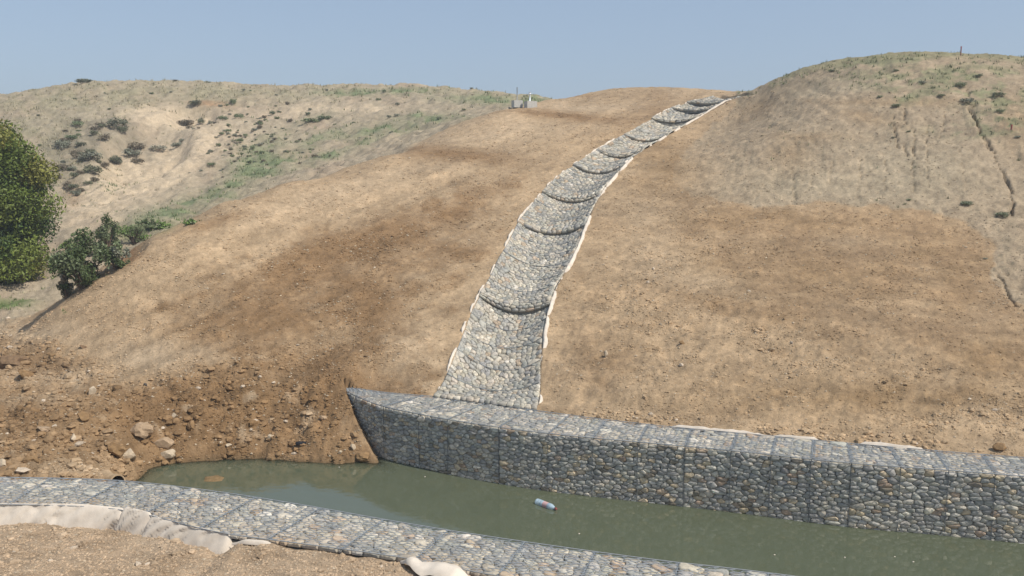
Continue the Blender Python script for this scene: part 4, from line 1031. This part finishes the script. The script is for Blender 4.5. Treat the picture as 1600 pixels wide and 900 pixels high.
bush(250,355,26.6,34,12,['bright','green'],'bright green clump at the shoulder of the brown slope',500,'grass_clump')
bush(295,347,27.4,26,9,['bright','green'],'small bright green clump, rightmost along the slope shoulder',350,'grass_clump')
# the big tree at the left edge
RNG = np.random.default_rng(29)
tp = on_y(-20, 440, 31.0); tp[2] = Hg(tp[0], tp[1])
tr_ = empty('broadleaf_tree', tuple(tp), 'big green and yellowing tree cut off by the left edge', 'tree')
TG = [(.118,.155,.028), (.09,.128,.024), (.145,.178,.034), (.108,.138,.026), (.185,.18,.038), (.18,.14,.04), (.055,.09,.022)]
lobes = []
for i in range(96):
    a = i*2.399; hz = .05+.88*((i*.4142) % 1); rmax = 2.45*math.sqrt(max(.05, 1-((hz-.42)/.62)**2)); q = rmax*RNG.uniform(.45, .84)
    k = RNG.choice([0,1,2,3,4,5,6], p=[.25,.2,.17,.12,.12,.06,.08]); k = 4 if (k == 5 and hz > .55) else k
    lobes.append(((math.cos(a)*q, math.sin(a)*q, hz*5.75), (RNG.uniform(.5, .85), RNG.uniform(.5, .85), RNG.uniform(.4, .75)), TG[k]))
lobes += [((.1,0,1.5), (2.0,1.9,1.35), TG[0]), ((-.1,.1,2.9), (2.15,2.0,1.6), TG[1]), ((.05,0,4.2), (1.6,1.6,1.1), TG[3])]
V, F, T = leafcloud(90000, lobes, .068, None, 3.3, .1)
mesh_np('crown', V, F, M['leaf'], tr_, T, False)
mb = MB(); mb.tube([(0,0,-.3),(.05,.02,.8),(-.1,.05,1.9),(.05,0,3.3),(.1,.1,4.6)], [.22,.19,.15,.09,.03], 10)
for i in range(14):
    l = lobes[i*5]; c = np.array(l[0]); b0 = np.array([0, 0, max(.5, c[2]*.55)]); mb.tube([b0, (b0+c)/2+[0, 0, .15], c], [.07,.045,.015], 6)
mb.build('trunk', M['bark'], tr_)

# ------------------------------------------------------------------ boulders and single clods
RNG = np.random.default_rng(37)
def icos3():
    V, F = IV.tolist(), []
    cache = {}
    def mid(a, b):
        k = (min(a, b), max(a, b))
        if k not in cache: m_ = np.array(V[a])+np.array(V[b]); V.append((m_/np.linalg.norm(m_)).tolist()); cache[k] = len(V)-1
        return cache[k]
    for a, b, c in IF:
        x, y, z = mid(a, b), mid(b, c), mid(c, a); F += [(a, x, z), (b, y, x), (c, z, y), (x, y, z)]
    return np.array(V), np.array(F)
I3V, I3F = icos3()
def boulder(name, px, py, wpx, hpx, colr, label, cat='clod', seed=0, group=None, ymin=13):
    p = hit(px, py+hpx*.3, ymin); p[2] = Hg(p[0], p[1]); s = wpx/1400*p[1]/2; h = hpx/1400*p[1]/2
    d = 1+.30*fbm(I3V[:, 0]*1.6+seed, I3V[:, 1]*1.6+I3V[:, 2]*1.3, 3, seed) + .12*fbm(I3V[:, 0]*5, I3V[:, 1]*5+I3V[:, 2]*4, 2, seed+3)
    V = I3V*d[:, None]
    for _ in range(9 if colr[0] > .4 else 4):   # broken flat faces
        n_ = RNG.normal(size=3); n_ /= np.linalg.norm(n_); k = V@n_; ex = np.maximum(k-.5, 0); V = V-ex[:, None]*n_*.95
    V = V*np.array([s, s*.85, h*1.25]); 
    o = mesh_np(name, V, I3F, M['clod'], None, np.tile(colr, (len(V), 1)), False, loc=p+[0, 0, h*.55]); o.rotation_euler[2] = RNG.uniform(-.5, .5)
    tag(o, label, cat, group); return o
BR = (.27,.17,.085); BP = (.50,.40,.28); BT = (.38,.27,.17); BD = (.20,.13,.075)
for i, a in enumerate([('boulder',203,726,34,22,BP,'pale pointed boulder at the water edge, left bank','rock'),('boulder',262,712,24,18,BP,'pale blocky boulder right of the pointed one at the water edge','rock'),
 ('boulder',180,710,38,32,BR,'big rounded brown clod behind the pointed pale boulder','clod'),('boulder',220,668,36,22,BT,'flat tan slab of earth with a shaded underside, mid mud bank','clod'),
 ('boulder',145,612,18,16,BP,'whitish angular stone high on the mud bank','rock'),('boulder',256,690,30,20,BT,'tan lump above the blocky pale boulder','clod'),('boulder',273,651,9,9,BP,'small whitish stone right of the flat tan slab','rock'),
 ('boulder',357,693,12,9,BP,'pale rounded stone near the water, right of the middle bank','rock'),('boulder',424,686,11,11,BP,'pale tilted stone low on the brown bank','rock'),('boulder',552,701,10,11,BP,'pale stone just left of the curved wall end','rock'),
 ('boulder',532,711,8,6,BP,'tiny bright stone at the waterline left of the wall end','rock'),('boulder',568,713,28,13,BR,'brown slab of earth leaning at the foot of the wall end','clod'),('boulder',115,682,16,12,BP,'pale chunk in the middle of the dark mud','rock'),
 ('boulder',52,720,32,18,BR,'wide brown clod close above the near wall, far left','clod'),('boulder',6,735,18,16,BP,'pale clod cut by the left edge of the frame','clod'),('boulder',20,567,46,22,BD,'dark brown heap of wet clods at the far left','clod'),
 ('boulder',40,585,26,18,BR,'brown clod below the dark wet heap','clod'),('boulder',68,674,22,10,BT,'low tan lump on the left mud flat','clod'),('boulder',226,597,7,7,(.08,.07,.06),'small near-black stone on the brown slope foot','rock'),
 ('boulder',947,553,9,12,BP,'pale upright clod on the slope right of the chute','clod'),('boulder',1562,699,20,13,BR,'brown clod lying on the cloth edge at far right','clod'),('boulder',1390,672,9,6,BT,'small tan clod above the right cloth edge','clod'),
 ('boulder',1000,652,12,8,BT,'clod at the slope foot just right of the chute mouth','clod'),('boulder',1066,538,10,6,BR,'brown clod in the band of crumbs right of the chute','clod'),('boulder',345,694,10,8,BP,'pale stone touching the rounded one near the water','rock'),
 ('boulder',130,545,12,6,BD,'dark clod at the left foot of the brown slope','clod'),('boulder',82,560,14,7,BR,'flat brown clod right of the dark heap','clod'),('boulder',130,660,20,14,BR,'rough brown lump left of the flat tan slab','clod'),
 ('boulder',300,668,16,12,BR,'brown lump right of the small whitish stone','clod'),('boulder',505,650,12,8,BT,'tan clod on the bank midway up to the wall tip','clod')]):
    boulder(a[0], *a[1:6], a[6], a[7], seed=i*5+2, ymin=12.5)
p = on_z(335, 750, -.02); V = I3V*np.array([.22,.16,.05])*(1+.35*fbm(I3V[:, 0]*2, I3V[:, 1]*2+I3V[:, 2], 4, 8))[:, None]
o = mesh_np('mud_lump', V, I3F, M['clod'], None, np.tile((.22,.145,.07), (len(V), 1)), True, loc=p); tag(o, 'muddy lump just breaking the shallow water near the left bank', 'clod')
# black scrap near the waterline
p = hit(470, 697); p[2] = Hg(p[0], p[1])+.02; V = I3V*np.array([.11,.07,.035])*(1+.3*fbm(I3V[:, 0]*3, I3V[:, 1]*3+I3V[:, 2], 3, 5))[:, None]
o = mesh_np('scrap', V, I3F, M['clod'], None, np.tile((.025,.025,.028), (len(V), 1)), True, loc=p); tag(o, 'crumpled black scrap on the brown bank left of the wall end', 'scrap')

# ------------------------------------------------------------------ half buried pipe
a_, b_ = on_y(60, 738, 15.4), on_y(184, 754, 13.55); d = (b_-a_)/np.linalg.norm(b_-a_)
rp = empty('buried_pipe', tuple(b_), 'sand covered pipe with a dark mouth behind the near wall', 'pipe')
mb = MB(); mb.tube(np.array([a_, (a_+b_)/2, b_])-b_, .13, 18); fs = mb.F.pop(18, None); mb.build('pipe_wall', M['pipe'], rp)
mb = MB(); mb.tube(np.array([b_-d*.6, b_-d*.02])-b_, .112, 18, (.18,.16,.14)); mb.F.pop(18, None)  # inner wall tinted dark: shade inside the mouth put into the colour
k = np.arange(18); th = k*2*math.pi/18; up = np.array([0, 0, 1.]); aa = np.cross(d, up); aa /= np.linalg.norm(aa); bb = np.cross(aa, d)
Vr = np.concatenate([(aa*np.cos(t)+bb*np.sin(t))[None]*.13 for t in th]+[(aa*np.cos(t)+bb*np.sin(t))[None]*.108 for t in th])
mb.add(Vr, [(i, (i+1) % 18, 18+(i+1) % 18, 18+i) for i in range(18)], (.9,.9,.9)); mb.build('pipe_mouth', M['pipe'], rp)

# ------------------------------------------------------------------ floating bottle
pa, pb = on_z(838.5, 783.5, .03), on_z(870, 795.5, .03); ax_ = pb-pa; Lb = np.linalg.norm(ax_); ax_ /= Lb; lt = np.cross(np.array([0, 0, 1.]), ax_); up = np.cross(ax_, lt)
br = empty('plastic_bottle', tuple(pa), 'clear plastic bottle with a red cap floating near the gabion wall', 'bottle')
def lathe(prof, k=20):
    P = []; 
    for x, r_ in prof:
        for i in range(k): th = i*2*math.pi/k; P.append(ax_*x*Lb+(lt*math.cos(th)+up*math.sin(th))*r_)
    return np.array(P), [(a*k+i, a*k+(i+1) % k, (a+1)*k+(i+1) % k, (a+1)*k+i) for a in range(len(prof)-1) for i in range(k)]
m_, nt, b = nmat('clear_plastic'); b.inputs['Base Color'].default_value = (.62,.78,.88,1); b.inputs['Roughness'].default_value = .12; b.inputs['Alpha'].default_value = .55; b.inputs['Specular IOR Level'].default_value = .9
M['plastic'] = m_
def bobj(name, prof, mat, tint=(1, 1, 1), par=None):
    V, F = lathe(prof); mb = MB(); mb.add(V, F, tint); return mb.build(name, mat, par or br)
bobj('body', [(0,.004),(.0,.044),(.03,.053),(.10,.054),(.115,.050),(.13,.054),(.22,.054),(.235,.050),(.25,.054),(.34,.054),(.36,.051),(.60,.051),(.62,.054),(.70,.053),(.78,.046),(.85,.030),(.89,.017),(.92,.016)], M['plastic'])
bobj('label_band', [(.37,.0522),(.59,.0522)], M['cloth'], (.85,.62,.72))
bcap = bobj('cap', [(.915,.004),(.915,.019),(.985,.019),(.99,.017),(.99,.002)], M['red'])
bobj('cap_ring', [(.893,.0185),(.907,.0185)], M['red'], par=bcap)
# wee flecks of scum on the water
for i, (px, py) in enumerate([(1320,871),(1398,870),(1427,878),(1210,867),(905,834),(530,730),(664,745)]):
    p = on_z(px, py, .004); th = np.arange(7)*2*math.pi/7; r_ = .006*(1+.4*RNG.random(7)); V = np.concatenate([np.stack([np.cos(th)*r_*1.8, np.sin(th)*r_, th*0], 1), np.stack([np.cos(th)*r_*1.6, np.sin(th)*r_*.9, th*0+.006], 1), [[0, 0, .008]]])
    F = [np.array([(j, (j+1) % 7, 7+(j+1) % 7, 7+j) for j in range(7)]), np.array([(7+j, 7+(j+1) % 7, 14) for j in range(7)])]
    o = mesh_np('floating_fleck', V, F, M['cloth'], None, np.tile((1.1,1.1,1.1), (len(V), 1)), loc=p); tag(o, 'pale fleck floating on the green water', 'debris', 'pale flecks floating on the water')

# ------------------------------------------------------------------ concrete blocks with posts on the bench, red stakes on the mound
def block(px, py, wpx, hpx, label, post):
    p = hit(px, py, 30); p[2] = Hg(p[0], p[1]); w_ = wpx/1400*p[1]; h_ = hpx/1400*p[1]
    r_ = empty('marker_block', tuple(p), label, 'concrete block')
    mb = MB(); v = w_/2
    mb.box((0, 0, h_*.42), (w_, w_*.9, h_*.84+.1), rz=.35); mb.box((0, 0, h_*.92), (w_*.93, w_*.83, h_*.12), rz=.35); mb.build('block', M['concrete'], r_, smooth=False)
    mb = MB()
    if post == 'thin': mb.tube([(-.0,0,h_),(0,0,h_+.66)], .022, 8, (.45,.45,.45)); mb.tube([(0,0,h_+.62),(0,0,h_+.68)], .034, 8, (.45,.45,.45))
    else:
        mb.tube([(-.04,0,h_),(-.04,0,h_+.40)], .045, 10, (1.4,1.4,1.35)); mb.tube([(-.04,0,h_+.38),(-.04,0,h_+.46)], .07, 10, (1.3,1.3,1.3)); mb.tube([(-.15,0,h_+.36),(.07,0,h_+.36)], .018, 6, (1.2,1.2,1.2))
    mb.build('post', M['metal'], r_)
block(808,170,14,9.5,'left concrete block with a thin dark post, on the bench below the skyline','thin')
block(829,168.5,16,9.5,'right concrete block with a stubby white pipe post','thick')
def stake(px, py, hpx, label, w=.035):
    p = hit(px, py, 20); p[2] = Hg(p[0], p[1]); h_ = hpx/1400*p[1]; r_ = empty('marker_stake', tuple(p), label, 'stake')
    mb = MB(); mb.box((0, 0, h_/2-.1), (w, w, h_+.2), (.8,.8,.8), .4, .003); po_ = mb.build('post', M['red'], r_, False)
    mb = MB(); mb.box((0, 0, h_+.01), (w*1.25, w*1.25, .05), (1.3,1.1,1.1), .4, .002); mb.build('tip', M['red'], po_, False)
stake(1501,88,12,'thin dark red stake upright on the top of the right mound',.032)
stake(1580,205,7,'short red peg stuck in the cracked flank of the right mound',.035)


# ------------------------------------------------------------------ thin summer haze over the whole site
hm_ = bpy.data.materials.new('haze'); hm_.use_nodes = True; nt = hm_.node_tree; nt.nodes.clear()
ho = nt.nodes.new('ShaderNodeOutputMaterial'); pv = nt.nodes.new('ShaderNodeVolumePrincipled'); pv.inputs['Color'].default_value = (.92, .95, 1, 1)
pv.inputs['Density'].default_value = .0016; pv.inputs['Anisotropy'].default_value = .2; nt.links.new(pv.outputs[0], ho.inputs['Volume'])
mb = MB(); mb.box((0, 2050, 1.0), (11000, 4200, 40.0)); hz = mb.build('haze', hm_, smooth=False, kind='stuff'); hz['label'] = 'thin pale summer haze over the slopes'
